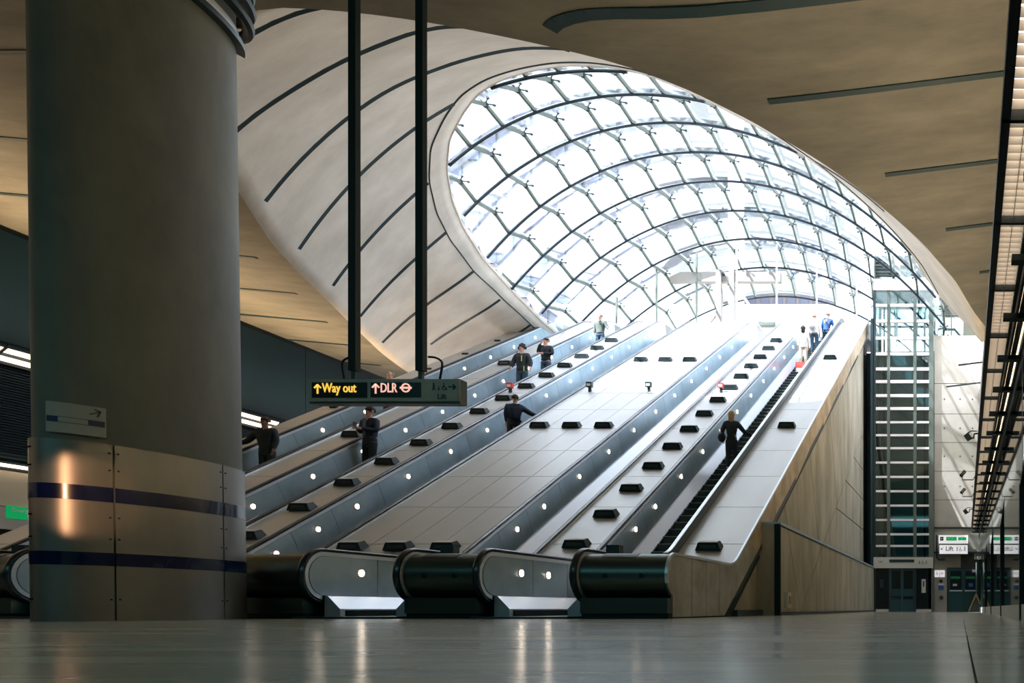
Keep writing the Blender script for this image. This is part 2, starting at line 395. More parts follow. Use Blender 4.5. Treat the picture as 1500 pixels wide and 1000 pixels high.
# ceiling movement joints
def strip(parent, pts, wd, mtl, th=.03, name='joint_strip'):
    mm = MB()
    for a, b in zip(pts, pts[1:]): mm.bar(a, b, wd, th)
    return mm.build(name, mtl, parent)
for k in range(-3, 9):
    Y = 14.2+2.78*k
    if Y > 34 or k == -1: continue
    x0 = None
    X = -4.6
    if Y > 11.9:
        X = max(p.x for p in [outp(2*PI*i/720-PI) for i in range(720)] if abs(p.y-Y) < .25)+.75
    x1 = .85
    if Y < 11.9: X = -5.4 if Y > 10 else -24
    if X < x1-.2:
        pts = [(X+(x1-X)*i/10, Y, ceilz(X+(x1-X)*i/10)-.005) for i in range(11)]
        if 10 < Y < 11.9: pts = [(-6.0, Y+.35, ceilz(-6)-.005), (-5.7, Y+.12, ceilz(-5.7)-.005)]+pts
        strip(ce, pts, .14, M['slot'])
strip(ce, [(x_, y_, ceilz(x_)-.005) for x_, y_ in ((-6.42, 12.33), (-6.25, 12.2), (-6.0, 12.1), (-5.7, 12.03), (-5.3, 12.0), (-4.6, 12.0), (-4, 12.0), (-3, 12.0), (-2, 12.0), (-1, 12), (0, 12), (.85, 12))], .22, M['slot'])
for k in range(1, 12):
    Y = 12.99+2.61*(k-1)-.15
    xs_ = [p.x for p in [outp(2*PI*i/720-PI) for i in range(720)] if abs(p.y-Y) < .25]
    if Y < 34 and xs_:
        X = min(xs_)-.7; strip(ce, [(X+(-24.3-X)*i/8, Y, ceilz(X+(-24.3-X)*i/8)-.005) for i in range(9)], .10, M['slot'])
# left wall
m = MB().box(-24.8, -24.3, -14, 42, -.01, 10.4); wl_ = m.build('wall_left', M['dark'], kind='structure')
for j in range(14):
    y0 = -6+3.2*j
    MB().box(-24.3, -24.24, y0+.01, y0+3.19, 6.9, 9.7).build('wall_panel', M['teal'], wl_)
    MB().box(-24.3, -24.22, y0, y0+3.2, 2.75, 3.65).build('cream_panel', M['cream'], wl_)
m = MB()
for i in range(34): m.bar((-24.24, -6, 4.15+.068*i), (-24.24, 40, 4.15+.068*i), .03, .03)
m.build('louvre', M['teal'], wl_, kind='stuff')
for z in (3.98, 4.07): MB().bar((-24.2, -6, z), (-24.2, 40, z), .05, .03).build('louvre_rail', M['dgrey'], wl_)
ls = empty('strip_light', (-24.1, 10, 6.5), 'long double fluorescent strip light running level along the dark left wall', 'light')
for z in (6.42, 6.64):
    MB().box(-24.10, -24.0, -4, 32, z-.05, z+.05).build('tube', M['tube'], ls)
MB().box(-24.16, -24.12, -4, 32, 6.3, 6.76).build('housing', M['dark'], ls)
for i in range(9): MB().bar((-23.98, 3.5+4*i, 6.28), (-23.98, 3.9+4*i, 6.78), .05, .05).build('bracket', M['dark'], ls)
ls2 = empty('strip_light', (-24.1, 10, 3.75), 'single thin strip light above the cream wall panels at far left', 'light')
MB().box(-24.22, -24.1, -4, 30, 3.73, 3.80).build('tube', M['tube'], ls2)
MB().box(-24.24, -24.2, -4, 30, 3.66, 3.87).build('housing', M['dark'], ls2)
# end wall right of the lift
m = MB().box(-1.2, 6, 35.34, 36.0, 0, 12.35); ew = m.build('wall_end', M['grout'], kind='structure')
zs = [2.62, 3.72, 5.0, 6.28, 7.56, 8.84, 10.2, 12.35]
for z0, z1 in zip(zs, zs[1:]):
    MB().box(-1.2, 6, 35.3, 35.345, z0+.012, z1-.012).build('concrete_panel', M['endc'], ew)
MB().box(-1.2, -.02, 35.3, 35.345, .0, 2.6).build('concrete_panel', M['endc'], ew)
m = MB()
for z in (5.6, 6.95, 8.2, 9.5):
    for x in (-.75, -.05, .5): m.tube([(x, 35.29, z), (x, 35.302, z)], .035, 8)
m.build('tie_hole', M['grout'], ew, kind='stuff')
MB().box(-1.25, 6, 35.18, 35.32, 2.6, 2.68).build('wall_trim', M['dgrey'], ew)
MB().box(-1.25, 6, 35.2, 35.32, 3.72, 3.78).build('wall_trim', M['dgrey'], ew)
MB().box(-5.2, -1.2, 37.6, 37.9, 0, 12.3).build('wall_far', M['shaft'], kind='structure')
MB().prism([(-.7, 12.36), (-1.12, 15.3), (3.2, 15.3), (3.2, 12.36)], 'y', 37.4, 37.6).build('wall_stair', M['stairc'], kind='structure')
# back of the hall behind the camera, far right side
MB().box(-24.8, 6, -14.4, -14, 0, 11).build('wall_back', M['teal'], kind='structure')
MB().box(4.5, 4.8, -14, 35.3, 0, 11).build('wall_right', M['wallc'], kind='structure')
# upper level floor + street
MB().box(-21, -1.2, 37.9, 60, 12.0, 12.4).box(-3.6, -1.2, 37.62, 37.9, 12.0, 12.4).build('floor_upper', M['endc'], kind='structure')
MB().box(-1.2, 6, 36.0, 60, 12.0, 12.38).build('floor_upper_right', M['endc'], kind='structure')
m = MB().box(-160, 160, 60, 260, 11.9, 12.3).box(-160, -24.8, -60, 60, 11.9, 12.3).box(6, 160, -60, 60, 11.9, 12.3)
m.build('ground', M['plaza'], kind='structure')

# hood
hood = empty('concrete_hood', (XC, 20, 9.2), 'pale curved concrete hood sweeping up from the ceiling to the glass canopy', 'canopy')
THIN = []
NU = 18; vs = []; fs = []
for i in range(NA):
    t = 2*PI*i/NA-PI
    for k in range(NU+1): vs.append(hood_point(t, k/NU))
for i in range(NA):
    t = 2*PI*i/NA-PI
    if far(t): continue
    j = (i+1) % NA
    if -PI/2 < t < PI/2 and t > .1 and ((outp(t)-Vector((*CEN, 0))).length-(rimp(t)-Vector((*CEN, 0))).length < .12 or (outp(t+2*PI/NA)-Vector((*CEN, 0))).length-(rimp(t+2*PI/NA)-Vector((*CEN, 0))).length < .12): THIN.append(i); continue
    if THIN and t > 0 and t < PI/2: continue
    for k in range(NU): fs.append((i*(NU+1)+k, i*(NU+1)+k+1, j*(NU+1)+k+1, j*(NU+1)+k))
used = sorted({i for f in fs for i in f}); mp = {a: i for i, a in enumerate(used)}
m = MB().add([vs[i] for i in used], [tuple(mp[i] for i in f) for f in fs])
hs = m.build('shell', M['hood'], hood, smooth=True)
so = hs.modifiers.new('thick', 'SOLIDIFY'); so.thickness = .35; so.offset = 1 if True else -1
# make sure the thickness grows outwards (up)
me = hs.data; nz = sum(p.normal.z*p.area for p in me.polygons); so.offset = 1 if nz > 0 else -1
# rim ring & thin joint beside it
m = MB(); m2 = MB(); pa = []; pb = []
for i in range(NA+1):
    t = 2*PI*i/NA-PI
    if far(t) or (THIN and THIN[0] <= i < NA*.75): continue
    b = rimp(t); z = surf(b.x, b.y); pa.append(Vector((b.x, b.y, z)))
    u = 1-.42/max(.6, (outp(t)-b).length)
    h = hood_point(t, max(.3, u)); pb.append(h)
# split into the contiguous run (start at +x side going clockwise through the near side)
idx = [i for i in range(NA+1) if not far(2*PI*i/NA-PI) and not (THIN and THIN[0] <= i < NA*.75)]
runs = []; cur = [0]
for a in range(1, len(idx)):
    if idx[a] == idx[a-1]+1: cur.append(a)
    else: runs.append(cur); cur = [a]
runs.append(cur)
for rn in runs:
    for a, b in zip(rn, rn[1:]):
        m.bar(pa[a]+Vector((0, 0, .06)), pa[b]+Vector((0, 0, .06)), .08, .12); m2.bar(pb[a]-Vector((0, 0, .01)), pb[b]-Vector((0, 0, .01)), .035, .03)
m.build('rim', M['rim'], hood); m2.build('rim_joint', M['slot'], hood)
def out_u(X, Y):   # u coordinate of a plan point in the hood ring (0..1), None outside
    t = math.atan2(Y-CEN[1], X-CEN[0]); r = math.hypot(X-CEN[0], Y-CEN[1])
    ro = (outp(t)-Vector((*CEN, 0))).length; ri = (rimp(t)-Vector((*CEN, 0))).length
    return t, (ro-r)/max(1e-6, ro-ri)
ARC = [12.99+2.61*j for j in range(12)]
for j, Y in enumerate(ARC[:9]):
    run = []; 
    for k in range(0, 281):
        X = -21+22*k/280
        t, u = out_u(X, Y)
        ok = (0.05 if X < XC else .02) < u < ((1-.42/max(.6, (outp(t)-rimp(t)).length)) if j >= 3 else 1.0) and not far(t)
        if ok and X < -2.5:
            p = hood_point(t, u); run.append(Vector((p.x, p.y, p.z-.012)))
        else:
            if len(run) > 2: strip(hood, run, .10, M['slot'], .03, 'joint_strip')
            run = []
    if len(run) > 2: strip(hood, run, .10, M['slot'], .03, 'joint_strip')

# ------------------------------------------------------------------ glass canopy
can = empty('glass_canopy', (XC, 32, 12.4), 'shallow glass dome of arched ribs over the top of the escalators', 'canopy')
def Wd(Y): return interp([(15, 5.8), (18.2, 6.6), (20.8, 7.7), (23.4, 8.6), (26, 9.3), (28.65, 9.9), (31.3, 10.15), (34, 10.25), (36.5, 10.1), (39, 9.8), (44, 9.2)], Y)
def node(k, Y, up=0.): 
    X = XC+(k-.2)/9*Wd(Y); return Vector((X, Y, surf(X, Y)+up))
def clip_poly(poly):   # keep the plan region inside the rim; edges bisected
    outp_ = []
    n = len(poly)
    for i in range(n):
        a = poly[i]; b = poly[(i+1) % n]; ia = in_rim(a.x, a.y); ib = in_rim(b.x, b.y)
        if ia: outp_.append(a)
        if ia != ib:
            lo, hi = (a, b) if ia else (b, a)
            for _ in range(14):
                c = (lo+hi)/2
                if in_rim(c.x, c.y): lo = c
                else: hi = c
            outp_.append(lo)
    return outp_
def solid_pane(poly, th=.02):
    n = len(poly); up = Vector((0, 0, th)); mm = MB()
    return mm.add(poly+[p+up for p in poly], [tuple(range(n)), tuple(range(n, 2*n))[::-1]]+[(i, (i+1) % n, (i+1) % n+n, i+n) for i in range(n)])
KR = range(-11, 11)
fitm = MB()
for dx, dy in ((.16, .16), (-.16, .16), (.16, -.16), (-.16, -.16)): fitm.bar((0, 0, 0), (dx, dy, .05), .025, .025); fitm.box(dx-.03, dx+.03, dy-.03, dy+.03, .03, .07)
fitm.box(-.05, .05, -.05, .05, -.1, .03)
fitm = fitm.mesh('spider_fitting', M['dark'])
barm = MB()
for j in range(2, 11):
    Y0, Y2 = ARC[j], ARC[j+1]; Y1 = Y0+.58*(Y2-Y0)
    for k in KR:
        a, b = node(k, Y0, .16), node(k+1, Y0, .16); c, d = node(k, Y1, .42), node(k+1, Y1, .42); e, f = node(k, Y2, .16), node(k+1, Y2, .16)
        for q, nm, mt in (([a, b, d, c], 'clear_pane', 'glass'), ([c, d, f, e], 'tinted_pane', 'frost')):
            if min(p.z for p in q) < 11.2: continue
            cpl = clip_poly([v.copy() for v in q])
            if len(cpl) >= 3:
                cc = sum(cpl, Vector())/len(cpl)
                cpl = [p+(cc-p)*.015 for p in cpl]
                solid_pane(cpl).build(nm, M[mt], can)
    for k in list(KR)+[11]:
        pts = [(node(k, Y0, .05), node(k, Y1, .30)), (node(k, Y1, .30), node(k, Y2, .05))]
        bm_ = MB()
        for a, b in pts:
            ia, ib = in_rim(a.x, a.y), in_rim(b.x, b.y)
            if not (ia or ib) or min(a.z, b.z) < 11: continue
            if ia != ib:
                lo, hi = (a, b) if ia else (b, a); l0 = lo
                for _ in range(14):
                    c = (lo+hi)/2
                    if in_rim(c.x, c.y): lo = c
                    else: hi = c
                a, b = l0, lo
            bm_.bar(a, b, .075, .10)
        if bm_.v: bm_.build('glazing_bar', M['bar'], can)
        p = node(k, Y1, .33)
        if in_rim(p.x, p.y) and p.z > 11.5: inst(fitm, 'spider_fitting', can, p)
for j in range(2, 12):
    Y = ARC[j]; run = []
    for i in range(121):
        X = XC-12+24*i/120; z = surf(X, Y)
        if in_rim(X, Y) and z > 11.6: run.append(Vector((X, Y, z-.03)))
    if len(run) > 2: MB().tube(run, .05, 8).build('arch_rib', M['arc'], can, smooth=True)

# vertical glazed screen under the arch at Y=36.5 .. top landing
scr = empty('glazed_screen', (XC, 36.9, 12.4), 'vertical glazed screen of thin white mullions hanging from an arch at the top landing', 'screen')
for i in range(8):
    X = -16.1+1.87*i; zt = surf(X, 36.5)-.05
    if zt > 13: MB().box(X-.035, X+.035, 36.86, 36.94, 12.4, zt).build('mullion', M['bar'] if i < 3 else M['white'], scr)
# portal frame
pf = empty('portal_frame', (-10.5, 38.4, 12.4), 'white steel portal with twin posts, a sign beam and diagonal braces at the escalator head', 'frame')
sY = 38.4; kx = lambda x: (x-PX)*sY/F; kz = lambda y: CAMH+(PY-y)*sY/F
MB().box(kx(980), kx(1143), sY, sY+.3, kz(412), kz(398)).build('beam', M['portal'], pf)
for x in (1053, 1072): MB().box(kx(x)-.12, kx(x)+.14, sY-.1, sY+.2, 12.4, kz(396)).build('post', M['portal'], pf)
for a, b in (((1076, 415), (1116, 474)), ((1056, 414), (1072, 450)), ((1038, 474), (1052, 455))):
    MB().bar((kx(a[0]), sY, kz(a[1])), (kx(b[0]), sY, kz(b[1])), .14, .14).build('brace', M['portal'], pf)
MB().tube([(kx(1061), sY-.12, kz(404)), (kx(1061), sY-.2, kz(404))], .07, 10).build('camera', M['dark'], pf)
MB().box(kx(1112), kx(1137), sY-.2, sY+.2, kz(478), kz(473)).build('counter', M['bar'], pf)
# far entrance fascia beyond the dome
fe = empty('entrance_fascia', (-9, 47, 12.4), 'long pale green glass fascia with rail above the street entrance', 'facade')
MB().box(-24, 2, 47, 47.2, 17.3, 18.1).build('glass_band', mat('fascia_teal', (.42, .60, .62), .3), fe)
MB().box(-24, 2, 46.9, 47.3, 18.1, 18.2).build('rail', M['white'], fe)
MB().box(-24, 2, 46.8, 47.3, 16.4, 17.3).build('beam', M['white'], fe)
for i in range(7): MB().box(-23+4*i, -22.85+4*i, 46.95, 47.25, 12.4, 16.4).build('post', M['white'], fe)
# towers outside
def tower(x0, x1, y, d, z1, lab, step=2.0):
    t = empty('office_tower', ((x0+x1)/2, y, 12.3), lab, 'building')
    MB().box(x0, x1, y, y+d, 12.3, z1).build('wall', M['tower'], t)
    mw = MB(); nx = int((x1-x0)/step); nz = int((z1-16)/4)
    for i in range(nx):
        for k in range(nz): mw.box(x0+step*i+.6, x0+step*(i+1)-.1, y-.25, y, 16+4*k+.3, 16+4*k+3.6)
    mw.build('window', M['towerg'], t, kind='stuff')
tower(-74, -36, 92, 30, 130, 'pale office tower with blue windows seen through the upper left panes')
tower(-33, -19, 120, 30, 92, 'slimmer pale office tower seen through the middle panes of the canopy')

# ------------------------------------------------------------------ escalators
Y0S = 14.98; TOPZ = 12.4; T30 = math.tan(R(30)); Y1S = Y0S+TOPZ/T30; RB = 2.2; RT = 2.6
NC = (11.70, .63)
tb = RB*math.tan(R(15)); tt = RT*math.tan(R(15)); YEND = 38.7
S1 = Y0S-tb-NC[0]; S2 = S1+RB*R(30); LI = TOPZ/math.sin(R(30))-tb-tt; S3 = S2+LI; S4 = S3+RT*R(30); S5 = S4+YEND-(Y1S+tt)
def path(s):
    if s <= S1: return (NC[0]+s, 0., 0., 1.)
    if s <= S2:
        a = (s-S1)/RB; return (Y0S-tb+RB*math.sin(a), RB*(1-math.cos(a)), -math.sin(a), math.cos(a))
    if s <= S3:
        d = s-S2; y = Y0S+tb*math.cos(R(30))+d*math.cos(R(30)); z = tb*.5+d*.5; return (y, z, -.5, math.cos(R(30)))
    if s <= S4:
        a = R(30)-(s-S3)/RT; cy, cz = Y1S+tt, TOPZ-RT
        return (cy-RT*math.sin(a), cz+RT*math.cos(a), -math.sin(a), math.cos(a))
    return (Y1S+tt+(s-S4), TOPZ, 0., 1.)
def nose(a): # a degrees; radial normal
    n = (math.cos(R(a)), math.sin(R(a))); return (NC[0]-n[0]*NC[1], NC[1]-n[1]*NC[1], n[0], n[1])
def s_at(Y, h):
    lo, hi = 0., S5
    for _ in range(40):
        c = (lo+hi)/2; p = path(c)
        if p[0]+p[2]*h < Y: lo = c
        else: hi = c
    return lo
def ss(a, b, st=.35):
    br = [a]+[v for v in (S1, S2, S3, S4) if a < v < b]+[b]; o = []
    for p, q in zip(br, br[1:]):
        curved = (S1-1e-6 <= p and q <= S2+1e-6) or (S3-1e-6 <= p and q <= S4+1e-6)
        n = max(1, int((q-p)/.16)) if curved else 1
        for i in range(n): o.append(p+(q-p)*i/n)
    return [path(v) for v in o+[b]]
def pos(fr, h): return (fr[0]+fr[2]*h, fr[1]+fr[3]*h)
def sweep(mb, prof, frs, closed=True, mi=0):
    n = len(prof); vs = []
    for fr in frs:
        for x, h in prof: y, z = pos(fr, h); vs.append((x, y, z))
    fs = []; L = len(frs)
    for i in range(L-1):
        for k in range(n if closed else n-1): fs.append((i*n+k, i*n+(k+1) % n, (i+1)*n+(k+1) % n, (i+1)*n+k))
    if closed: fs += [tuple(range(n))[::-1], tuple((L-1)*n+k for k in range(n))]
    return mb.add(vs, fs, mi)
def rprof(x0, x1, h0, h1): return [(x0, h0), (x1, h0), (x1, h1), (x0, h1)]
NOSE = [nose(a) for a in range(262, 89, -9)]+[nose(90)]
LIGHTY = [12.39, 13.2, 14.45, 15.7, 16.72, 17.8]+[19.45+1.62*k for k in range(10)]
SEAMY = [12.74, 13.85, 15.1, 16.22, 17.25, 18.62]+[20.26+1.62*k for k in range(11)]
def full(a=0): return ss(a, S5)
lampm = MB().tube([(0, 0, 0), (.012, 0, 0)], .052, 14).mesh('round_light', M['lamp'])
ringm = MB().tube([(0, 0, 0), (.008, 0, 0)], .072, 14).mesh('lamp_ring', M['copper'])
stepm = {}
ESC = [(-18.42, -17.05), (-16.04, -14.67), (-13.69, -12.30), (-9.47, -8.10), (-6.96, -5.56)]
ELAB = ['escalator furthest left with a man in black leaning on the rail at its lower part',
        'second escalator from the left carrying four people down past the hanging sign',
        'middle escalator with a man in a dark jacket reaching over the handrail',
        'empty escalator between the broad metal deck and the narrow uplighter deck',
        'escalator furthest right with bare dark steps and a woman in a black coat']
for ei, (L, Rr) in enumerate(ESC):
    e = empty('escalator', ((L+Rr)/2, NC[0], 0), ELAB[ei], 'escalator', 'escalators in the bank')
    frs = NOSE+full(.02)
    oct_ = [(.045*math.cos(2*PI*k/8+.39), .03*math.sin(2*PI*k/8+.39)+1.015) for k in range(8)]
    for X, sg in ((L, 1), (Rr, -1)):
        m = MB(); sweep(m, [(X+x, h) for x, h in oct_], frs); m.build('handrail', M['rubber'], e, smooth=True)
        m = MB(); sweep(m, rprof(X-.045, X+.045, .925, .985), frs); m.build('rail_guide', M['chrome'], e)
        # thick dark rim round the newel
        m = MB(); sweep(m, rprof(X-.10, X+.02 if sg > 0 else X+.10, .86, .93), NOSE+ss(0, .25)); m.build('newel_rim', M['drum'], e, smooth=True)
    # balustrades
    bL = MB(); sweep(bL, rprof(L-.02, L+.04, .28, .93), NOSE[6:]+full(.02)); 
    bL = bL.build('balustrade', M['dgrey'], e)
    bR = MB(); sweep(bR, rprof(Rr-.04, Rr+.02, .28, .93), NOSE[6:]+full(.02)); bR.build('balustrade', M['steel'], e)
    xf = L+.055
    for i in range(len(SEAMY)):
        a = 0 if i == 0 else s_at(SEAMY[i-1], .6)+.006
        b = s_at(SEAMY[i], .6)-.006
        m = MB()
        if i == 0:
            arc = [pos(nose(t), .92) for t in range(270, 89, -9)]
            fr = ss(0, b); top = [pos(f, .92) for f in fr]; bot = [pos(f, .34) for f in fr]
            poly = arc+top[1:]+bot[::-1]
            m.prism(poly, 'x', L+.038, xf)
        else:
            sweep(m, rprof(L+.038, xf, .34, .92), ss(a, b))
        m.build('balustrade_panel', M['steel'], bL)
    for y in LIGHTY:
        p = path(s_at(y, .74)); yy, zz = pos(p, .70)
        inst(ringm, 'lamp_ring', bL, (xf-.001, yy, zz)); inst(lampm, 'round_light', bL, (xf+.004, yy, zz))
    for X, sg in ((L, 1), (Rr, -1)):
        m = MB(); sweep(m, [(X+sg*.04, .34), (X+sg*.09, .33), (X+sg*.27, .14), (X+sg*.27, -.12), (X+sg*.04, -.12)], ss(.0, S5)); m.build('skirt', M['ledge'], e)
        m = MB(); sweep(m, rprof(X+sg*.262, X+sg*.285, -.1, .12), ss(.1, S5)); m.build('skirt_brush', M['dark'], e)
    # landing and steps
    x0, x1 = L+.28, Rr-.28
    MB().box(L+.02, Rr-.02, NC[0]-.55, Y0S-.9, .0, .03).build('landing_plate', M['dgrey'], e)
    MB().box(x0, x1, Y1S+.6, YEND, TOPZ-.05, TOPZ+.02).build('landing_plate', M['dgrey'], e)
    key = round(x1-x0, 3)
    dep, ris = .34, .34*T30
    if key not in stepm:
        sm = MB().box(0, key, 0, dep+.02, -.06, -.012, 0).box(0, key, .0, .035, -.012, 0, 1).box(0, key, .0, .03, -.012-ris, -.06, 0)
        for q in range(10): sm.box(key*(q+.1)/10, key*(q+.6)/10, .035, dep, -.012, .0, 0)
        stepm[key] = sm.mesh('step', [M['step'], M['nose']])
    ns = int((Y1S-Y0S)/dep)+1
    if ei >= 3:
        for q in range(ns+2):
            z = ris*q; 
            inst(stepm[key], 'step', e, (x0, Y0S-dep*.3+dep*(q-1)+.1, min(z, TOPZ-.02)))
    else:
        m = MB()
        for q in range(ns): m.box(x0, x1, Y0S+dep*(q-1), Y0S+dep*q+.02, ris*q-.06-ris, ris*q)
        m.build('step', M['step'], e, kind='stuff')
    # control pillar with display beside the newel
    MB().box(Rr+.12, Rr+.32, 12.1, 12.25, .96, 1.12).build('control_box', M['dgrey'], e)
    m = MB(); m.prism([(11.95, .95), (12.05, 1.04), (13.1, 1.04), (13.6, .95)], 'x', L-.24, L-.1); m.build('guide_cap', M['deck'], e)

# decks between / beside escalators
HD = .955
DECKS = [(-19.32, -18.47, 0, 'outer sloping metal deck at the far left of the escalator bank'),
         (-17.0, -16.09, 1, 'narrow metal deck between the two leftmost escalators'),
         (-14.62, -13.74, 2, 'narrow metal deck lined with black uplighters behind the man in the dark jacket'),
         (-12.25, -9.52, 3, 'broad central metal deck with uplighters set in rows of three'),
         (-8.05, -7.01, 4, 'narrow metal deck lined with black uplighters left of the rightmost escalator'),
         (-5.51, -4.25, 5, 'wide outer metal deck on the right edge of the escalator bank')]
def deck_seams(): return [0]+[s_at(13.9, HD)]+[s_at(13.9+1.62*k, HD) for k in range(1, 15)]+[S5]
for x0, x1, di, lab in DECKS:
    d = empty('sloping_deck', ((x0+x1)/2, NC[0], 0), lab, 'deck', 'sloping decks of the escalator bank')
    m = MB(); sweep(m, rprof(x0, x1, .30, .935), full(0)); m.build('core', M['dgrey'], d)
    cols = {3: 4}.get(di, 1)
    sm = deck_seams()
    for a, b in zip(sm, sm[1:]):
        if b-a < .05: continue
        for c in range(cols):
            xa = x0+(x1-x0)*c/cols+(.006 if c else 0); xb = x0+(x1-x0)*(c+1)/cols-(.006 if c < cols-1 else 0)
            m = MB(); sweep(m, rprof(xa, xb, .935, HD), ss(a+.010, b-.010)); m.build('deck_panel', M['deck'], d)
    # drum front and plinth
    m = MB()
    arcs = [nose(a) for a in range(275, 89, -6)]
    sweep(m, rprof(x0+.02, x1-.02, .86, .955), arcs, True)
    m.build('drum', M['drum'], d, smooth=True)
    m = MB(); m.prism([pos(f, .87) for f in arcs]+[(12.5, .95), (12.5, .27), (11.75, .27)], 'x', x0+.03, x1-.03); m.build('drum_core', M['dgrey'], d)
    MB().box(x0-.0, x1+.0, 11.42, 12.6, .075, .30).build('plinth', M['drum'], d)
    MB().box(x0-.0, x1+.0, 11.46, 12.6, .0, .075).build('kick_plate', M['dark'], d)
    # printed notice on top of the drum
    m = MB(); w_ = min(.5, (x1-x0)*.5); xc_ = x0+.32*(x1-x0)+.12
    sweep(m, rprof(xc_-w_/2, xc_+w_/2, .955, .962), [nose(a) for a in range(128, 89, -6)]); m.build('notice_plate', M['ink'], d)
    for f in (.3, .72):
        xx = x0+(x1-x0)*f; y, z = pos(nose(182), .955)
        if x1-x0 < 2: MB().tube([(xx, y+.01, z), (xx, y-.015, z)], .035, 10).build('key_switch', M['dark'], d)
# guard standing beside the right handrail of the rightmost escalator
g = empty('side_guard', (-5.46, 14.2, 1), 'long dark steel guard beside the right handrail of the rightmost escalator', 'guard')
m = MB(); sweep(m, rprof(-5.49, -5.44, .94, 1.15), ss(s_at(14.6, 1), s_at(37.0, 1))); m.build('guard_plate', M['dgrey'], g)
m = MB(); sweep(m, rprof(-5.50, -5.43, 1.15, 1.165), ss(s_at(14.6, 1), s_at(37.0, 1))); m.build('guard_cap', M['chrome'], g)

# incline underside (one mass below the bank)
m = MB(); fr = ss(.2, S5); top = [pos(f, -.14) for f in fr]
poly = [(max(12.6, top[0][0]), -.0)]+top[1:]+[(YEND, 0)]
m.prism([(p[0], max(0, p[1])) for p in poly], 'x', -19.3, -4.62); m.build('wall_incline_core', M['dgrey'], kind='structure')

# ---- polygon splitting for panelled faces
def split(poly, a, n):   # 2D halfplane split
    P, N = [], []
    k = len(poly)
    for i in range(k):
        p, q = poly[i], poly[(i+1) % k]
        dp = (p[0]-a[0])*n[0]+(p[1]-a[1])*n[1]; dq = (q[0]-a[0])*n[0]+(q[1]-a[1])*n[1]
        if dp >= 0: P.append(p)
        if dp <= 0: N.append(p)
        if dp*dq < 0:
            t = dp/(dp-dq); c = (p[0]+(q[0]-p[0])*t, p[1]+(q[1]-p[1])*t); P.append(c); N.append(c)
    return [x for x in (P, N) if len(x) >= 3 and area(x) > .004]
def area(p): return abs(sum(p[i][0]*p[(i+1) % len(p)][1]-p[(i+1) % len(p)][0]*p[i][1] for i in range(len(p))))/2
def cut(polys, a, b, cond=None):
    n = (-(b[1]-a[1]), b[0]-a[0]); o = []
    for p in polys:
        c = (sum(q[0] for q in p)/len(p), sum(q[1] for q in p)/len(p))
        if cond and not cond(c): o.append(p); continue
        o += split(p, a, n)
    return o
def inset(p, g):
    c = (sum(q[0] for q in p)/len(p), sum(q[1] for q in p)/len(p)); r = math.sqrt(area(p)); f = 1-2*g/max(.2, r)
    # per-edge inset for convex polygons
    n = len(p); sgn = 1 if sum(p[i][0]*p[(i+1) % n][1]-p[(i+1) % n][0]*p[i][1] for i in range(n)) > 0 else -1
    res = p
    for i in range(n):
        a, b = p[i], p[(i+1) % n]; L = math.hypot(b[0]-a[0], b[1]-a[1])
        if L < 1e-5: continue
        nn = (-(b[1]-a[1])/L*sgn, (b[0]-a[0])/L*sgn); a2 = (a[0]+nn[0]*g, a[1]+nn[1]*g)
        s_ = split(res, a2, nn)
        keep = [q for q in s_ if sum((v[0]-a2[0])*nn[0]+(v[1]-a2[1])*nn[1] for v in q) > 0]
        if not keep: return p
        res = keep[0]
    return res
# outer side face of the bank: nose panel, then slanted cladding band
sf = empty('side_cladding', (-4.2, 12, 0), 'stone and steel cladding along the right side of the escalator bank', 'cladding')
XS = -4.245
noseP = [pos(nose(t), .93) for t in range(258, 89, -8)]
fr = ss(0, S2+1.0); topP = [pos(f, .935) for f in fr]
clo = lambda Y: T30*Y-8.17-.005      # lower edge line of the band
yb = (0+8.175)/T30
poly = [(11.75, .27), (11.75, .02)][::-1]
base = [(11.62, .02)]+[(11.62, .27)]+noseP+topP[1:]
endt = topP[-1]; base += [(endt[0]+.45, clo(endt[0]+.45)), (yb, .02)]
m = MB(); m.prism(base, 'x', XS-.06, XS-.03); m.build('backing', M['dark'], sf)
def convex_slices(poly, ys):
    ps = [poly]
    for y in ys: 
        o = []
        for p in ps: o += split(p, (y, 0), (1, 0))
        ps = o
    return ps
cuts_ = [0, 12.45, 13.15, 13.85, 99]
def slab(poly, a, b):
    q = [p for p in split(poly, (a, 0), (1, 0)) if min(v[0] for v in p) >= a-1e-6][0] if a > 1 else poly
    return [p for p in split(q, (b, 0), (1, 0)) if max(v[0] for v in p) <= b+1e-6][0] if b < 90 else q
for a_, b_ in zip(cuts_, cuts_[1:]):
    p = slab(base, a_+.009, b_-.009)
    MB().prism(p, 'x', XS-.03, XS).build('steel_panel', M['sidem'], sf)
# long band
cuts = [endt[0]+.01+2.05*k for k in range(12)]
for i, (a, b) in enumerate(zip(cuts, cuts[1:]+[37.2])):
    if a > 36: break
    b = min(b, 36.9)
    def topz(Y): return T30*(Y-Y0S)+.935/math.cos(R(30))
    sh = .18 if i % 2 else -.05
    pp = [(a+.012, topz(a)+.0), (b-.012, topz(b)), (b+sh+.1, clo(b+sh+.1)), (a+(.18 if (i-1) % 2 else -.05)+.124, clo(a+.1))]
    if i == 0: pp[3] = (endt[0]+.46, clo(endt[0]+.46))
    MB().prism(pp, 'x', XS-.03, XS).build('stone_panel', M['clad'], sf)
MB().add([], []).v
m = MB(); m.prism([(14.3, .0), (37, clo(37)), (37, clo(37)-.2), (14.75, .0)], 'x', -4.40, -4.30); m.build('gap_shade_strip', M['dark'], sf)  # solid dark strip, the shade of the recess put in as colour
m = MB(); sweep(m, rprof(XS-.02, XS+.02, .935, .975), [nose(t) for t in range(200, 89, -8)]+ss(0.02, S5)); m.build('edge_trim', M['chrome'], sf)
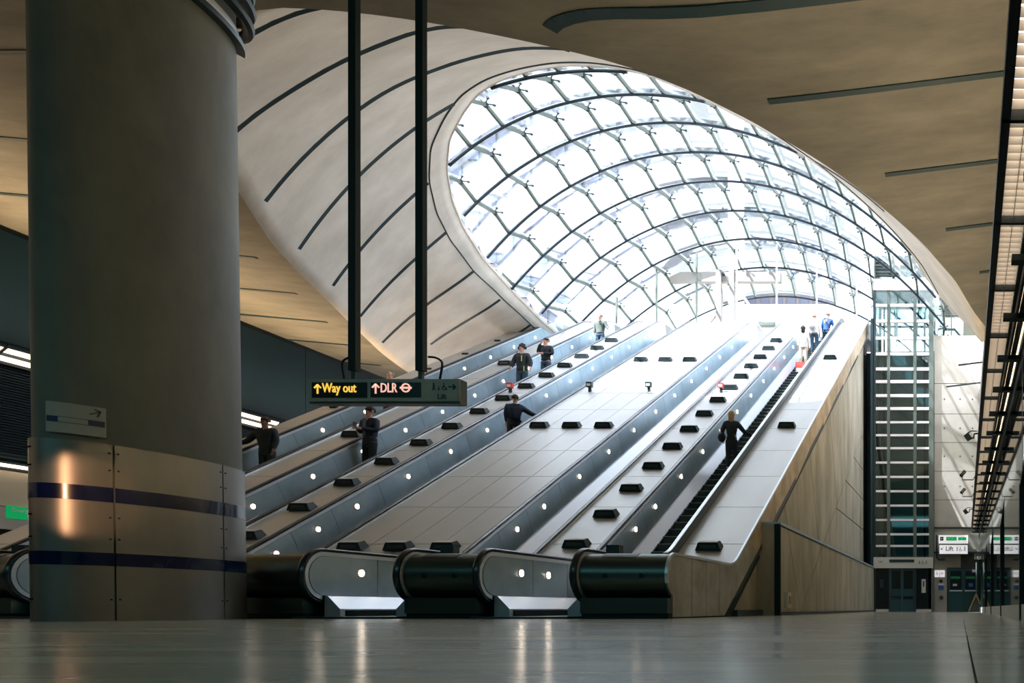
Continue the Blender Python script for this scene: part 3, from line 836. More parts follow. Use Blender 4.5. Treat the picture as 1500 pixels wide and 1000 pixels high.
# wall beneath
ws = MB(); ws.prism([(14.6, 0), (36.9, clo(36.9)-.1), (36.9, 0)], 'x', -4.62, -4.40); ws = ws.build('wall_side', M['grout'], kind='structure')
XW = -4.36
tri = [(14.62, .06), (35.25, clo(35.25)-.12), (35.25, .06)]
def at(x, y, X): Y = X*F/(x-PX); return (Y, CAMH+(PY-y)*Y/F)
polys = [tri]
A1, B1 = at(1261, 640, XW), at(1206, 797, XW)
polys = cut(polys, A1, B1)
dl = lambda c: (c[1]-A1[1])*(B1[0]-A1[0])-(c[0]-A1[0])*(B1[1]-A1[1])
sgn = dl((35, 1)) > 0
right = lambda c: (dl(c) > 0) == sgn
left = lambda c: not right(c)
for z in (3.65, 4.98, 6.3, 7.65, 9.0): polys = cut(polys, (14, z), (36, z), right)
for y in (21.1, 23.3, 25.5, 27.7, 29.9, 32.1, 34.2): polys = cut(polys, (y, 0), (y, 12), right)
for (a, b) in (((1187, 672), (1199, 793)), ((1219, 650), (1226, 735)), ((1245, 600), (1251, 660)), ((1150, 745), (1158, 800))):
    polys = cut(polys, at(*a, XW), at(*b, XW), left)
for p in polys:
    q = inset(p, .022)
    MB().prism(q, 'x', XW-.04, XW).build('concrete_panel', M['wallc'], ws)
MB().box(XW-.03, -4.22, 14.9, 16.95, 0, .12).build('plinth_strip', M['dgrey'], ws)
# low projecting wall with rail
lw = MB().box(-4.355, -3.92, 16.9, 35.2, 0, 1.93).build('wall_low', M['grout'], kind='structure')
polys = [[(16.9, .05), (35.2, .05), (35.2, 1.92), (16.9, 1.92)]]
XL = -3.87
P0, P1 = at(1154, 775, XL), at(1172, 893, XL); P2, P3 = at(1203, 803, XL), at(1174, 893, XL)
polys = cut(polys, P0, P1); polys = cut(polys, P2, P3)
for y in (21.1, 23.3, 25.5, 27.7, 29.9, 32.1, 34.0): polys = cut(polys, (y, 0), (y, 2), lambda c: c[0] > 20.4)
for p in polys: MB().prism(inset(p, .018), 'x', -3.92, XL).build('concrete_panel', M['wallc'], lw)
MB().box(-4.35, XL-.11, 16.84, 16.9, 0, 1.93).build('end_panel', M['wallc'], lw)
MB().box(XL-.11, XL+.015, 16.82, 16.9, 0, 1.95).build('end_strip', M['dark'], lw)
MB().box(-4.35, XL+.03, 16.82, 35.2, 1.93, 1.99).build('capping', M['steel'], lw)
MB().box(-3.87, -3.84, 16.9, 35.2, 0, .06).build('skirting', M['dgrey'], lw)
sb = empty('socket_box', (-3.85, 17.3, .25), 'small grey service box at the foot of the low concrete wall', 'box')
MB().box(-3.87, -3.78, 17.25, 17.6, .16, .5).build('housing', M['plate'], sb); MB().box(-3.78, -3.76, 17.33, 17.52, .25, .42).build('cover', M['yellow'], sb)

# ------------------------------------------------------------------ deck uplighters
def uplighter_mesh():
    m = MB(); m.prism([(-.20, .0), (.20, .0), (.14, .12), (-.14, .12)], 'y', -.10, .04)
    return m.mesh('body', M['dark'])
bodym = MB().add([(-.25, -.10, 0), (.25, -.10, 0), (.25, .16, 0), (-.25, .16, 0), (-.19, -.06, .15), (.19, -.06, .15), (.19, .12, .15), (-.19, .12, .15)],
                 [(0, 1, 2, 3), (4, 5, 6, 7), (0, 1, 5, 4), (1, 2, 6, 5), (2, 3, 7, 6), (3, 0, 4, 7)]).mesh('body', M['dark'])
lensm = MB().add([(-.17, -.045, .151), (.17, -.045, .151), (.17, .10, .151), (-.17, .10, .151), (-.17, -.045, .158), (.17, -.045, .158), (.17, .10, .158), (-.17, .10, .158)],
                 [(0, 1, 2, 3), (4, 5, 6, 7), (0, 1, 5, 4), (1, 2, 6, 5), (2, 3, 7, 6), (3, 0, 4, 7)]).mesh('lens', M['plate'])
grilm = MB()
grilm.box(-.15, .15, -.088, -.08, .045, .105)
grilm = grilm.mesh('grille', M['dgrey'])
ORD = ['first', 'second', 'third', 'fourth', 'fifth', 'sixth', 'seventh', 'eighth', 'ninth', 'tenth', 'eleventh', 'twelfth', 'thirteenth', 'fourteenth', 'fifteenth']
def uplighter(X, Y, lab, grp):
    fr = path(s_at(Y, HD)); y, z = pos(fr, HD)
    o = empty('uplighter', (X, y, z), lab, 'light', grp)
    ang = math.atan2(-fr[2], fr[3]); o.rotation_euler = (ang*.55, 0, 0)
    for me_, nm in ((bodym, 'body'), (lensm, 'lens'), (grilm, 'grille')):
        c = bpy.data.objects.new(nm, me_); COL.objects.link(c); c.parent = o
for i in range(14):
    uplighter(-7.5, 15.4+1.28*i, f'{ORD[i]} black uplighter from the foot of the narrow deck left of the rightmost escalator', 'uplighters on the deck left of the rightmost escalator')
for i in range(14):
    Y = 15.75+1.255*i if i else 15.75
    uplighter(-14.2, Y, f'{ORD[i]} black uplighter from the foot of the narrow deck behind the column', 'uplighters on the deck behind the column')
for r_, Y in enumerate((15.3, 22.1, 29.1)):
    for c_, X in enumerate((-11.8, -10.9, -10.0)):
        uplighter(X, Y, f"{['left', 'middle', 'right'][c_]} uplighter of the {['lowest', 'middle', 'highest'][r_]} row of three on the broad central deck", 'uplighters on the broad central deck')
for i, Y in enumerate((15.3, 22.1, 29.4)):
    uplighter(-4.88, Y, f"{['lowest', 'middle', 'highest'][i]} uplighter on the wide outer deck at the right edge of the bank", 'uplighters on the outer right deck')
for i, Y in enumerate((21.4, 28.6)):
    uplighter(-16.5, Y, f"{['lower', 'upper'][i]} uplighter on the deck between the two leftmost escalators", 'uplighters on the far left deck')
m_mark = MB().box(-.1, .1, -.05, .05, 0, .04).mesh('m', M['dark'])
for i in range(9):
    fr = path(s_at(17.5+2.1*i, HD)); y, z = pos(fr, HD)
    o = bpy.data.objects.new('deck_cleat', MB().box(-.1, .1, -.05, .05, 0, .05).mesh('deck_cleat', M['dark']) if i == 0 else CL); COL.objects.link(o); CL = o.data
    o.location = (-18.9, y, z); o.rotation_euler = (.5, 0, 0)
    tag(o, f'{ORD[i]} small black cleat up the outer deck at far left', 'cleat', 'small cleats on the far left deck')
# emergency stop posts
def stop_post(X, Y, lab, col):
    fr = path(s_at(Y, HD)); y, z = pos(fr, HD)
    o = empty('stop_post', (X, y, z), lab, 'post', 'emergency stop posts on the decks')
    MB().box(X-.03, X+.05, y-.03, y+.03, z-.02, z+.16).build('stalk', M['dgrey'], o)
    MB().box(X-.09, X+.09, y-.07, y+.05, z+.14, z+.30).build('head', M[col], o)
    MB().box(X-.06, X+.06, y-.08, y-.07, z+.17, z+.24).build('button', M['white'], o)
stop_post(-11.95, 25.4, 'left small stop button post on the broad central deck', 'dgrey')
stop_post(-10.05, 25.4, 'right small stop button post on the broad central deck', 'dgrey')
stop_post(-14.45, 25.3, 'red-headed stop button post among the uplighters on the deck behind the column', 'red')
stop_post(-7.7, 25.3, 'red-headed stop button post among the uplighters left of the rightmost escalator', 'red')

# ------------------------------------------------------------------ column
cx0, cy0, ca, cb = -10.26, 10.0, .49, 1.19
col = empty('column', (cx0, cy0, 0), 'broad elliptical concrete column with metal lower cladding and navy bands', 'column')
def ering(z, e=0., n=72, a0=0, a1=2*PI):
    sx = -.11*z/7.8
    return [(cx0+sx+(ca+e)*math.cos(a0+(a1-a0)*k/n), cy0+(cb+e)*math.sin(a0+(a1-a0)*k/n), z) for k in range(n)]
def eshell(z0, z1, e, mtl, name, th=None, parent=None, smooth=True):
    m = MB(); zz = [z0, z1]; n = 72; v = []
    for z in zz: v += ering(z, e)
    fs = [(k, (k+1) % n, (k+1) % n+n, k+n) for k in range(n)]+[tuple(range(n))[::-1], tuple(range(n, 2*n))]
    m.add(v, fs); return m.build(name, mtl, parent or col, smooth=smooth)
eshell(0, ceilz(cx0)+.1, 0, M['colc'], 'shaft')
def earc(e0, e1, a0, a1, z0, z1, mtl, name, n=14):
    m = MB(); v = []
    for i in range(n+1):
        a = a0+(a1-a0)*i/n
        for e, z in ((e0, z0), (e1, z0), (e1, z1), (e0, z1)):
            v.append((cx0-.11*z/7.8+(ca+e)*math.cos(a), cy0+(cb+e)*math.sin(a), z))
    fs = [(i*4+k, i*4+(k+1) % 4, (i+1)*4+(k+1) % 4, (i+1)*4+k) for i in range(n) for k in range(4)]+[(0, 1, 2, 3), (n*4, n*4+3, n*4+2, n*4+1)]
    m.add(v, fs); return m.build(name, mtl, col, smooth=True)
JA = [-100, -40, 24, 86, 150, 205, 260]
for a, b in zip(JA, JA[1:]):
    earc(.0, .03, R(a+.5), R(b-.5), .0, 2.05, M['colm'], 'cladding_panel', 20)
    for z0, z1 in ((.64, .79), (1.38, 1.55)): earc(.03, .036, R(a+.5), R(b-.5), z0, z1, M['band'], 'navy_band', 20)
mr = MB()
for a in JA:
    for da in (-2.2, 2.2):
        for z in (.25, .95, 1.2, 1.75, 1.95):
            t = R(a+da); x, y = cx0-.11*z/7.8+(ca+.031)*math.cos(t), cy0+(cb+.031)*math.sin(t); mr.box(x-.008, x+.008, y-.008, y+.008, z-.008, z+.008)
mr.build('rivet', M['dark'], col, kind='stuff')
earc(.0, .10, R(-70), R(70), 7.95, 8.03, M['dgrey'], 'ring_bracket', 30)
eshell(8.1, 8.2, .03, M['chrome'], 'top_ring')
for zz, ee in ((8.32, .14), (8.55, .16), (8.78, .15)):
    m = MB(); m.tube([(p[0]-.0, p[1], p[2]) for p in ering(zz, ee, 60)]+[ering(zz, ee, 60)[0]], .07, 8); m.build('conduit', M['dark'], col, smooth=True)
# little lamp-like marker on lower band
# sign on the column
sg = empty('direction_plate', (cx0, cy0, 2.1), 'pale direction plate with a navy stripe and arrow fixed on the column', 'sign')
def cpt(x, e):   # angle on ellipse facing camera for pixel column x
    mm = (x-PX)/F; best = None
    for k in range(3600):
        a = -PI+2*PI*k/3600; X = cx0-.03+(ca+e)*math.cos(a); Y = cy0+(cb+e)*math.sin(a)
        nx, ny = math.cos(a)/(ca+e), math.sin(a)/(cb+e)
        if nx*X+ny*Y < 0:
            d = abs(X-mm*Y)
            if best is None or d < best[0]: best = (d, a)
    return best[1]
a0, a1 = cpt(69, .03), cpt(156, .03)
if a1 < a0-PI: a1 += 2*PI
def plate(par, e0, e1, aa, bb, z0, z1, mtl, name):
    o = earc(e0, e1, aa, bb, z0, z1, mtl, name, 10); o.parent = par; o.location = -Vector((cx0, cy0, 2.1))+Vector((cx0, cy0, 0)); return o
plate(sg, .03, .045, a0, a1, 2.12, 2.46, M['colsign'], 'plate')
plate(sg, .045, .048, a0+(a1-a0)*.02, a1-(a1-a0)*.02, 2.235, 2.30, M['inkb'], 'stripe')
plate(sg, .048, .050, a0+(a1-a0)*.25, a1-(a1-a0)*.26, 2.24, 2.295, M['colsign'], 'stripe_text_panel')
def onplate(f, z, e=.05): a = a0+(a1-a0)*f; return Vector((cx0-.03+(ca+e)*math.cos(a), cy0+(cb+e)*math.sin(a), z))
m = MB(); 
for p, q in (((.76, 2.365), (.92, 2.41)), ((.92, 2.41), (.83, 2.425)), ((.92, 2.41), (.87, 2.345))): m.bar(onplate(*p), onplate(*q), .010, .010)
m.build('arrow', M['ink'], sg)

# ------------------------------------------------------------------ hanging sign
SY = 9.0
fx = lambda x, Y=SY: (x-PX)*Y/F
fz = lambda y, Y=SY: CAMH+(PY-y)*Y/F
hs_ = empty('hanging_sign', (fx(565), SY+.07, fz(590)), 'long suspended sign box reading Way out and DLR on two dark poles', 'sign')
x0, x1, z0, z1 = fx(452), fx(673), fz(590.5), fz(554.5)
MB().box(x0, x1, SY+.012, SY+.14, z0, z1).build('housing', M['dgrey'], hs_)
MB().box(x0, x1, SY, SY+.012, fz(587.5), z1-.004).build('face_frame', M['signbox'], hs_)
MB().box(fx(457), fx(538), SY-.004, SY+.001, fz(582.5), fz(560)).build('face', M['black'], hs_, label='black lit face with amber words')
MB().box(fx(543), fx(617), SY-.004, SY+.001, fz(582), fz(560)).build('face', M['black'], hs_, label='black lit face with pale red words')
MB().box(fx(622), fx(671), SY-.003, SY+.001, fz(586.5), fz(557)).build('face', M['signbox'], hs_, label='bronze face with lift pictograms')
text('Way out', .150, (fx(472.5), SY-.008, fz(574.5)), M['amber'], hs_, bold=.001, width=fx(522.8)-fx(472.8))
text('DLR', .150, (fx(558.5), SY-.008, fz(574.5)), M['pinkw'], hs_, bold=.001, width=fx(582.5)-fx(558.5))
text('Lift', .085, (fx(641), SY-.006, fz(584.5)), M['ink'], hs_, sx=.95)
arrow(hs_, (fx(466), fz(570)), .052, 90, M['amber'], SY-.008, wd=.28)
arrow(hs_, (fx(551), fz(569.5)), .055, 90, M['pinkw'], SY-.008, wd=.28)
arrow(hs_, (fx(662.5), fz(566.5)), .04, 0, M['ink'], SY-.006, wd=.36)
m = MB(); c = (fx(595), fz(568)); n = 24
v = [(c[0]+r_*math.cos(2*PI*k/n), y_, c[1]+r_*math.sin(2*PI*k/n)) for y_ in (SY-.004, SY-.01) for r_ in (.053, .036) for k in range(n)]
fs = []
for k in range(n):
    j = (k+1) % n; fs += [(2*n+k, 2*n+j, 3*n+j, 3*n+k), (k, j, 2*n+j, 2*n+k), (n+k, n+j, 3*n+j, 3*n+k)]
m.add(v, fs); m.box(c[0]-.066, c[0]+.066, SY-.012, SY-.004, c[1]-.011, c[1]+.011); m.build('roundel', M['pinkw'], hs_)
def person_icon(par, x, z, y, s_, mtl):
    m = MB(); m.ell((x, y, z+.78*s_), (.1*s_, .004, .1*s_), 8, 6); m.bar((x, y, z+.35*s_), (x+.03*s_, y, z+.66*s_), .13*s_, .006, up=(0, 1, 0))
    m.bar((x, y, z+.36*s_), (x-.15*s_, y, z), .08*s_, .006, up=(0, 1, 0)); m.bar((x, y, z+.36*s_), (x+.17*s_, y, z), .08*s_, .006, up=(0, 1, 0))
    m.bar((x, y, z+.6*s_), (x+.22*s_, y, z+.45*s_), .06*s_, .006, up=(0, 1, 0)); return m.build('pictogram', mtl, par)
def wheel_icon(par, x, z, y, s_, mtl):
    m = MB(); n = 16
    for k in range(11):
        a = R(100+22*k); b = R(122+22*k); m.bar((x+.26*s_*math.cos(a), y, z+.28*s_+.26*s_*math.sin(a)), (x+.26*s_*math.cos(b), y, z+.28*s_+.26*s_*math.sin(b)), .08*s_, .006, up=(0, 1, 0))
    m.ell((x-.05*s_, y, z+.9*s_), (.09*s_, .004, .09*s_), 8, 6); m.bar((x-.05*s_, y, z+.78*s_), (x, y, z+.42*s_), .1*s_, .006, up=(0, 1, 0)); m.bar((x, y, z+.42*s_), (x+.22*s_, y, z+.40*s_), .08*s_, .006, up=(0, 1, 0)); m.bar((x+.22*s_, y, z+.40*s_), (x+.34*s_, y, z+.06*s_), .08*s_, .006, up=(0, 1, 0))
    return m.build('pictogram', mtl, par)
person_icon(hs_, fx(635.5), fz(571.5), SY-.006, .095, M['ink']); person_icon(hs_, fx(643), fz(571.5), SY-.006, .05, M['ink']); wheel_icon(hs_, fx(651), fz(571.5), SY-.006, .085, M['ink'])
for x in (519, 617):
    X = fx(x, SY+.07); zt = ceilz(X)
    MB().box(X-.042, X+.042, SY+.03, SY+.11, fz(541), zt).build('pole', M['dark'], hs_)
    MB().box(X-.022, X+.022, SY+.05, SY+.09, z1-.01, fz(541)).build('pole_foot', M['dgrey'], hs_)
for x, s_ in ((624, 1), (512, -1)):
    X = fx(x); pts = [(X+s_*.14*math.sin(t)*(1 if t < 1.6 else 1), SY+.07, z1+.27-.08*(1-math.cos(t)) - (.0 if t < 1.6 else .12*(t-1.57))) for t in [i*.26 for i in range(13)]]
    MB().tube([(X-s_*.02, SY+.07, z1+.27)]+pts[1:8]+[(X+s_*.11, SY+.07, z1-.0)], .012, 6).build('cable', M['dark'], hs_, smooth=True)

# ------------------------------------------------------------------ lift tower
LY = 35.0
lx = lambda x: (x-PX)*LY/F
lz = lambda y: CAMH+(PY-y)*LY/F
lt = empty('lift_tower', (lx(1322), LY+1, 0), 'tall glazed lift tower with white horizontal bars right of the escalators', 'lift')
X0, X1 = lx(1280), lx(1367)
for x, wd_ in ((1281, .12), (1364, .22)): MB().box(lx(x)-wd_/2, lx(x)+wd_/2, LY, LY+.15, 0, lz(412)).build('mullion', M['dgrey'] if x < 1300 else M['bar'], lt)
for x in (1301.5, 1340): MB().box(lx(x)-.07, lx(x)+.07, LY+.02, LY+.14, lz(816), lz(416)).build('mullion', M['bar'], lt)
ys = [799, 782, 761, 740, 719, 698, 677, 656, 637, 618, 598, 579, 558.5, 540, 518, 495, 470, 447]
for i, y in enumerate(ys):
    h_ = .035 if y > 600 else .055
    for a, b in ((1283, 1299.5), (1304, 1338), (1343, 1361)):
        MB().box(lx(a), lx(b), LY-.03, LY+.05, lz(y)-h_-.02, lz(y)+h_-.0).build('crossbar', M['white'], lt)
for a, b in ((1283, 1300), (1303, 1339), (1342, 1362)):
    MB().box(lx(a), lx(b), LY+.07, LY+.09, lz(813), lz(418)).build('glass_pane', M['lglass'], lt)
MB().box(X0, X1, LY-.03, LY+2.3, lz(425), lz(409)).build('head_beam', M['white'], lt)
# side glazing and rear
MB().box(X1-.04, X1-.02, LY+.15, LY+2.2, 2.4, lz(418)).build('side_pane', M['lglass'], lt)
for xx in (X0+.05, X1-.07): MB().box(xx-.06, xx+.06, LY+2.2, LY+2.35, 0, lz(418)).build('mullion', M['bar'], lt)
MB().box(X0+.1, X1-.1, LY+2.36, LY+2.42, 2.4, 11.5).build('rear_panel', M['shaft'], lt)
for x in (1290, 1352): MB().box(lx(x)-.04, lx(x)+.04, LY+1.6, LY+1.7, 0, lz(418)).build('guide_rail', M['dark'], lt)
for i in range(9): MB().box(X0+.1, X1-.1, LY+2.25, LY+2.35, 3+1.3*i, 3.08+1.3*i).build('rear_bar', M['bar'], lt)
MB().box(X0+.5, X0+.62, LY+1.4, LY+1.5, 2.5, lz(418)).build('cable_run', M['dark'], lt)
# roof louvre box
MB().box(X0, X1-.25, LY+.05, LY+2.2, lz(374)-.05, lz(374)+.02).build('roof', M['dgrey'], lt)
MB().box(X0, X0+.06, LY, LY+2.2, lz(409), lz(374)).build('roof_side', M['bar'], lt)
MB().box(lx(1318)-.03, lx(1318)+.04, LY, LY+.1, lz(409), lz(374)).build('roof_post', M['bar'], lt)
for i in range(7): MB().bar((X0, LY+.06+.0, lz(408-5*i)), (X1-.25+.0, LY+.06, lz(408-5*i)), .10, .035).build('louvre_slat', M['dgrey'] if i % 2 else M['bar'], lt)
# door portal
MB().box(X0, X1, LY-.12, LY+.2, lz(832), lz(816)).build('portal_head', M['plate'], lt)
MB().box(lx(1303), lx(1339.5), LY-.14, LY-.11, lz(823.5), lz(819.5)).build('display', M['ink'], lt)
text('Lift', .13, (lx(1287.5), LY-.13, lz(824)), M['ink'], lt)
person_icon(lt, lx(1347), lz(826), LY-.13, .17, M['ink']); wheel_icon(lt, lx(1352), lz(826), LY-.13, .15, M['ink']); person_icon(lt, lx(1357), lz(826), LY-.13, .17, M['ink'])
for k, (a, b) in enumerate(((1304.5, 1321), (1322, 1339))):
    d = MB().box(lx(a), lx(b), LY-.02, LY+.05, .02, lz(832)).build('lift_door', M['dteal'], lt)
    MB().box(lx(a)+.06, lx(b)-.06, LY-.03, LY-.018, lz(862), lz(836)).build('door_window', M['black'], d)
    MB().box(lx(a)+.04, lx(b)-.04, LY-.03, LY-.018, lz(872), lz(864)).build('kick_panel', M['dteal'], d)
    MB().box(lx(a)+.04, lx(b)-.04, LY-.03, LY-.018, lz(877), lz(873)).build('band', M['band'], d)
for a, b in ((1283, 1303), (1341, 1364)):
    MB().box(lx(a), lx(b), LY+.0, LY+.05, .12, lz(832)).build('side_panel', M['black'], lt)
    MB().box(lx(a), lx(b), LY-.02, LY+.06, .0, .12).build('sill', M['plate'], lt)
MB().box(lx(1302), lx(1304), LY-.08, LY+.05, 0, lz(832)).build('jamb', M['dgrey'], lt)
MB().box(lx(1339), lx(1342), LY-.08, LY+.05, 0, lz(832)).build('jamb', M['dgrey'], lt)
MB().box(lx(1289), lx(1294), LY-.03, LY, lz(861), lz(848)).build('call_panel', M['dgrey'], lt)
cp = MB().box(lx(1350), lx(1356), LY-.04, LY, lz(868), lz(848)).build('call_panel', M['plate'], lt)
MB().box(lx(1352), lx(1354), LY-.05, LY-.04, lz(859), lz(851)).build('call_slot', M['ink'], cp)
MB().box(X0-.15, X0, LY, LY+2.3, 0, 13).build('side_post', M['dgrey'], lt)
# lift car hint + counterweight inside
MB().box(lx(1306), lx(1336), LY+.5, LY+2, 9.6, 9.75).build('car_floor', M['bar'], lt)

# signs and doors on the end wall
EY = 35.3
ex = lambda x, Y=EY: (x-PX)*Y/F
ez = lambda y, Y=EY: CAMH+(PY-y)*Y/F
s1 = empty('exit_sign', (ex(1396, 34.9), 34.9, ez(795)), 'green and white emergency exit sign mounted above the lift direction sign', 'sign')
GY = 34.9; gx = lambda x: ex(x, GY); gz = lambda y: ez(y, GY)
MB().box(gx(1375), gx(1418), GY, GY+.1, gz(795.5), gz(783.5)).build('housing', M['lsign'], s1)
MB().box(gx(1377), gx(1382), GY-.01, GY, gz(791.5), gz(786)).build('icon_panel', M['ink'], s1)
MB().box(gx(1386), gx(1401.5), GY-.01, GY, gz(791.5), gz(786)).build('green_face', M['green'], s1)
MB().box(gx(1403.5), gx(1415.5), GY-.01, GY, gz(791), gz(786.5)).build('green_face', M['green'], s1)
text('Emergency exit', .045, (gx(1387), GY-.014, gz(788.3)), M['white'], s1); arrow(s1, (gx(1379.5), gz(788.7)), .05, 180, M['white'], GY-.014); person_icon(s1, gx(1409), gz(790.6), GY-.014, .11, M['white'])
s2 = empty('lift_sign', (ex(1396, 34.9), 34.9, ez(812)), 'white sign reading Lift with an arrow and pictograms above the double doors', 'sign')
MB().box(gx(1375), gx(1418.5), GY, GY+.12, gz(812), gz(797)).build('housing', M['dgrey'], s2)
MB().box(gx(1376), gx(1417.5), GY-.01, GY, gz(811), gz(798)).build('face', M['lsign'], s2)
text('Lift', .27, (gx(1385), GY-.016, gz(806.3)), M['ink'], s2, bold=.004); arrow(s2, (gx(1380), gz(803)), .07, 225, M['ink'], GY-.016, wd=.3)
person_icon(s2, gx(1402), gz(807), GY-.016, .22, M['inkb']); wheel_icon(s2, gx(1407), gz(807), GY-.016, .2, M['inkb']); person_icon(s2, gx(1413), gz(807), GY-.016, .24, M['inkb'])
for x in (1372,): MB().tube([(gx(x), GY+.2, gz(783)), (gx(x), GY+.2, gz(816)), (gx(x+3), GY+.2, gz(819)), (gx(x+12), GY+.2, gz(819))], .04, 8).build('bracket_pipe', M['dgrey'], s2)
s3 = empty('access_sign', (ex(1432), EY, ez(819)), 'small square wheelchair sign beside the corner of the shopfront', 'sign')
MB().box(ex(1427), ex(1438), EY-.06, EY, ez(819), ez(808.5)).build('plate', M['plate'], s3); wheel_icon(s3, ex(1431.5), ez(817.5), EY-.07, .25, M['ink'])
s4 = empty('lift_notice', (ex(1376), EY, ez(845)), 'white notice with a down arrow on the narrow wall by the double doors', 'sign')
MB().box(ex(1369), ex(1384), EY-.03, EY, ez(845), ez(835)).build('plate', M['lsign'], s4); text('Lift', .14, (ex(1376), EY-.035, ez(841)), M['ink'], s4); wheel_icon(s4, ex(1372.5), ez(841.5), EY-.035, .15, M['ink']); arrow(s4, (ex(1376.5), ez(843)), .03, 270, M['ink'], EY-.035, wd=.4)
s5 = empty('blue_notice', (ex(1378.5), EY, ez(863)), 'small blue and white notice below a round black alarm on the narrow wall', 'sign')
MB().box(ex(1374.5), ex(1382.5), EY-.03, EY, ez(863.5), ez(857)).build('plate', M['blue'], s5); MB().box(ex(1374.5), ex(1382.5), EY-.03, EY, ez(857), ez(854)).build('plate_head', M['white'], s5)
s6 = empty('wall_alarm', (ex(1378), EY, ez(852)), 'round black alarm sounder on the narrow wall above the blue notice', 'alarm')
MB().tube([(ex(1378.5), EY, ez(851)), (ex(1378.5), EY-.08, ez(851))], .07, 14).build('sounder', M['dark'], s6)
s7 = empty('wall_alarm', (ex(1379), EY, ez(876)), 'round grey cover low on the narrow wall left of the double doors', 'cover')
MB().tube([(ex(1379), EY, ez(875)), (ex(1379), EY-.04, ez(875))], .09, 14).build('disc', M['dgrey'], s7)
dd = empty('door_1', (ex(1411), EY, 0), 'dark teal double doors with push bars under the lift sign', 'door'); dd['kind'] = 'structure'
MB().box(ex(1387), ex(1436), EY-.05, EY+.05, 0, ez(831)).build('door_frame', M['dgrey'], dd)
for a, b in ((1390, 1410.5), (1412, 1432)):
    d = MB().box(ex(a), ex(b), EY-.1, EY-.05, .02, ez(833.5)).build('door_leaf', M['dteal'], dd)
    MB().box(ex(a)+.06, ex(b)-.06, EY-.112, EY-.1, ez(863), ez(836)).build('door_glass', M['black'], d)
    MB().bar((ex(a)+.03, EY-.17, ez(865)), (ex(b)-.03, EY-.17, ez(865)), .04, .05).build('push_bar', M['chrome'], d)
    MB().box(ex(a)+.08, ex(b)-.12, EY-.118, EY-.112, ez(847.5), ez(844)).build('green_label', M['greenp'], d)
MB().box(ex(1419), ex(1425), EY-.12, EY-.112, ez(859), ez(854)).build('blue_label', M['blue'], dd)
MB().box(ex(1396), ex(1402), EY-.12, EY-.112, ez(858), ez(855)).build('white_label', M['plate'], dd)
MB().box(ex(1424), ex(1429), EY-.16, EY-.1, ez(838), ez(834)).build('door_closer', M['white'], dd)
# A-board trestle at the door
tr = empty('floor_trestle', (ex(1430, 33.5), 33.5, 0), 'small grey pyramid floor stand with yellow edges in front of the double doors', 'stand')
TX = ex(1430, 33.5)
m = MB().add([(TX-.26, 33.3, 0), (TX+.26, 33.3, 0), (TX+.26, 33.7, 0), (TX-.26, 33.7, 0), (TX, 33.5, .72)], [(0, 1, 4), (1, 2, 4), (2, 3, 4), (3, 0, 4), (0, 3, 2, 1)]); m.build('body', M['dgrey'], tr)
for sx in (-1, 1): MB().bar((TX+sx*.30, 33.25, .03), (TX, 33.45, .74), .06, .06).build('leg', M['yellow'], tr)
MB().bar((TX, 33.5, .62), (TX, 33.5, 2.1), .05, .05).build('post', M['bar'], tr)

# balustrade above the end wall
gb = empty('landing_balustrade', (-.3, 36, 12.35), 'steel handrail and glass balustrade on top of the end wall', 'balustrade')
def zt(X, Y): return surf(X, Y)
MB().tube([(-1.25, 36, 13.5), (.15, 36, 13.5), (.6, 34.8+1.2, 12.75)], .035, 8).build('rail', M['dgrey'], gb, smooth=True)
MB().tube([(-1.1, 35.9, 12.38), (-1.05, 35.9, 12.85), (-.3, 35.9, 12.85), (.1, 35.9, 12.4)], .03, 8).build('lower_rail', M['dgrey'], gb, smooth=True)
MB().box(-1.2, .1, 35.97, 35.985, 12.4, 13.4).build('glass', M['bal'], gb)
for x in (-1.2, -.45): MB().box(x-.02, x+.02, 35.96, 36.0, 12.36, 13.5).build('post', M['dgrey'], gb)

# ------------------------------------------------------------------ shopfront on the right
GX = .80
sh = empty('shopfront', (GX, 20, 0), 'long glazed shopfront with dark posts along the right edge of the hall', 'shopfront')
for i in range(6):
    a, b = 5.2+5*i, 10.2+5*i
    a = a if i else 3.0; b = min(b, 35.15)
    MB().box(GX-.01, GX+.01, a+.02, b-.02, .2, 3.3).build('glass_pane', M['shop'], sh)
    MB().box(GX-.03, GX+.12, a, b, 0, .2).build('plinth', M['plate'], sh)
    if b < 35: 
        MB().box(GX-.05, GX+.05, b-.06, b+.06, .0, 1.75).build('post', M['dark'], sh)
        MB().bar((GX-.02, b, 1.72), (GX+.02, b-.9, 2.25), .05, .06).build('post_arm', M['dark'], sh)
        MB().box(GX-.012, GX+.02, b-.025, b+.025, 1.75, 3.3).build('glass_joint', M['dgrey'], sh)
MB().box(GX-.02, GX+.3, 3, 35.2, 3.3, 3.55).build('header', M['dgrey'], sh)
MB().box(GX+.1, 4.5, 3, 35.2, 3.6, 3.7).build('ceiling_shop', M['ceil'], kind='structure')
MB().box(GX+.02, GX+.1, -4, 35.2, 3.55, ceilz(GX)+.1).build('wall_above_shop', M['wallc'], kind='structure')
MB().box(3.2, 3.3, 3, 35.2, 0, 3.6).build('wall_shop', M['teal'], kind='structure')
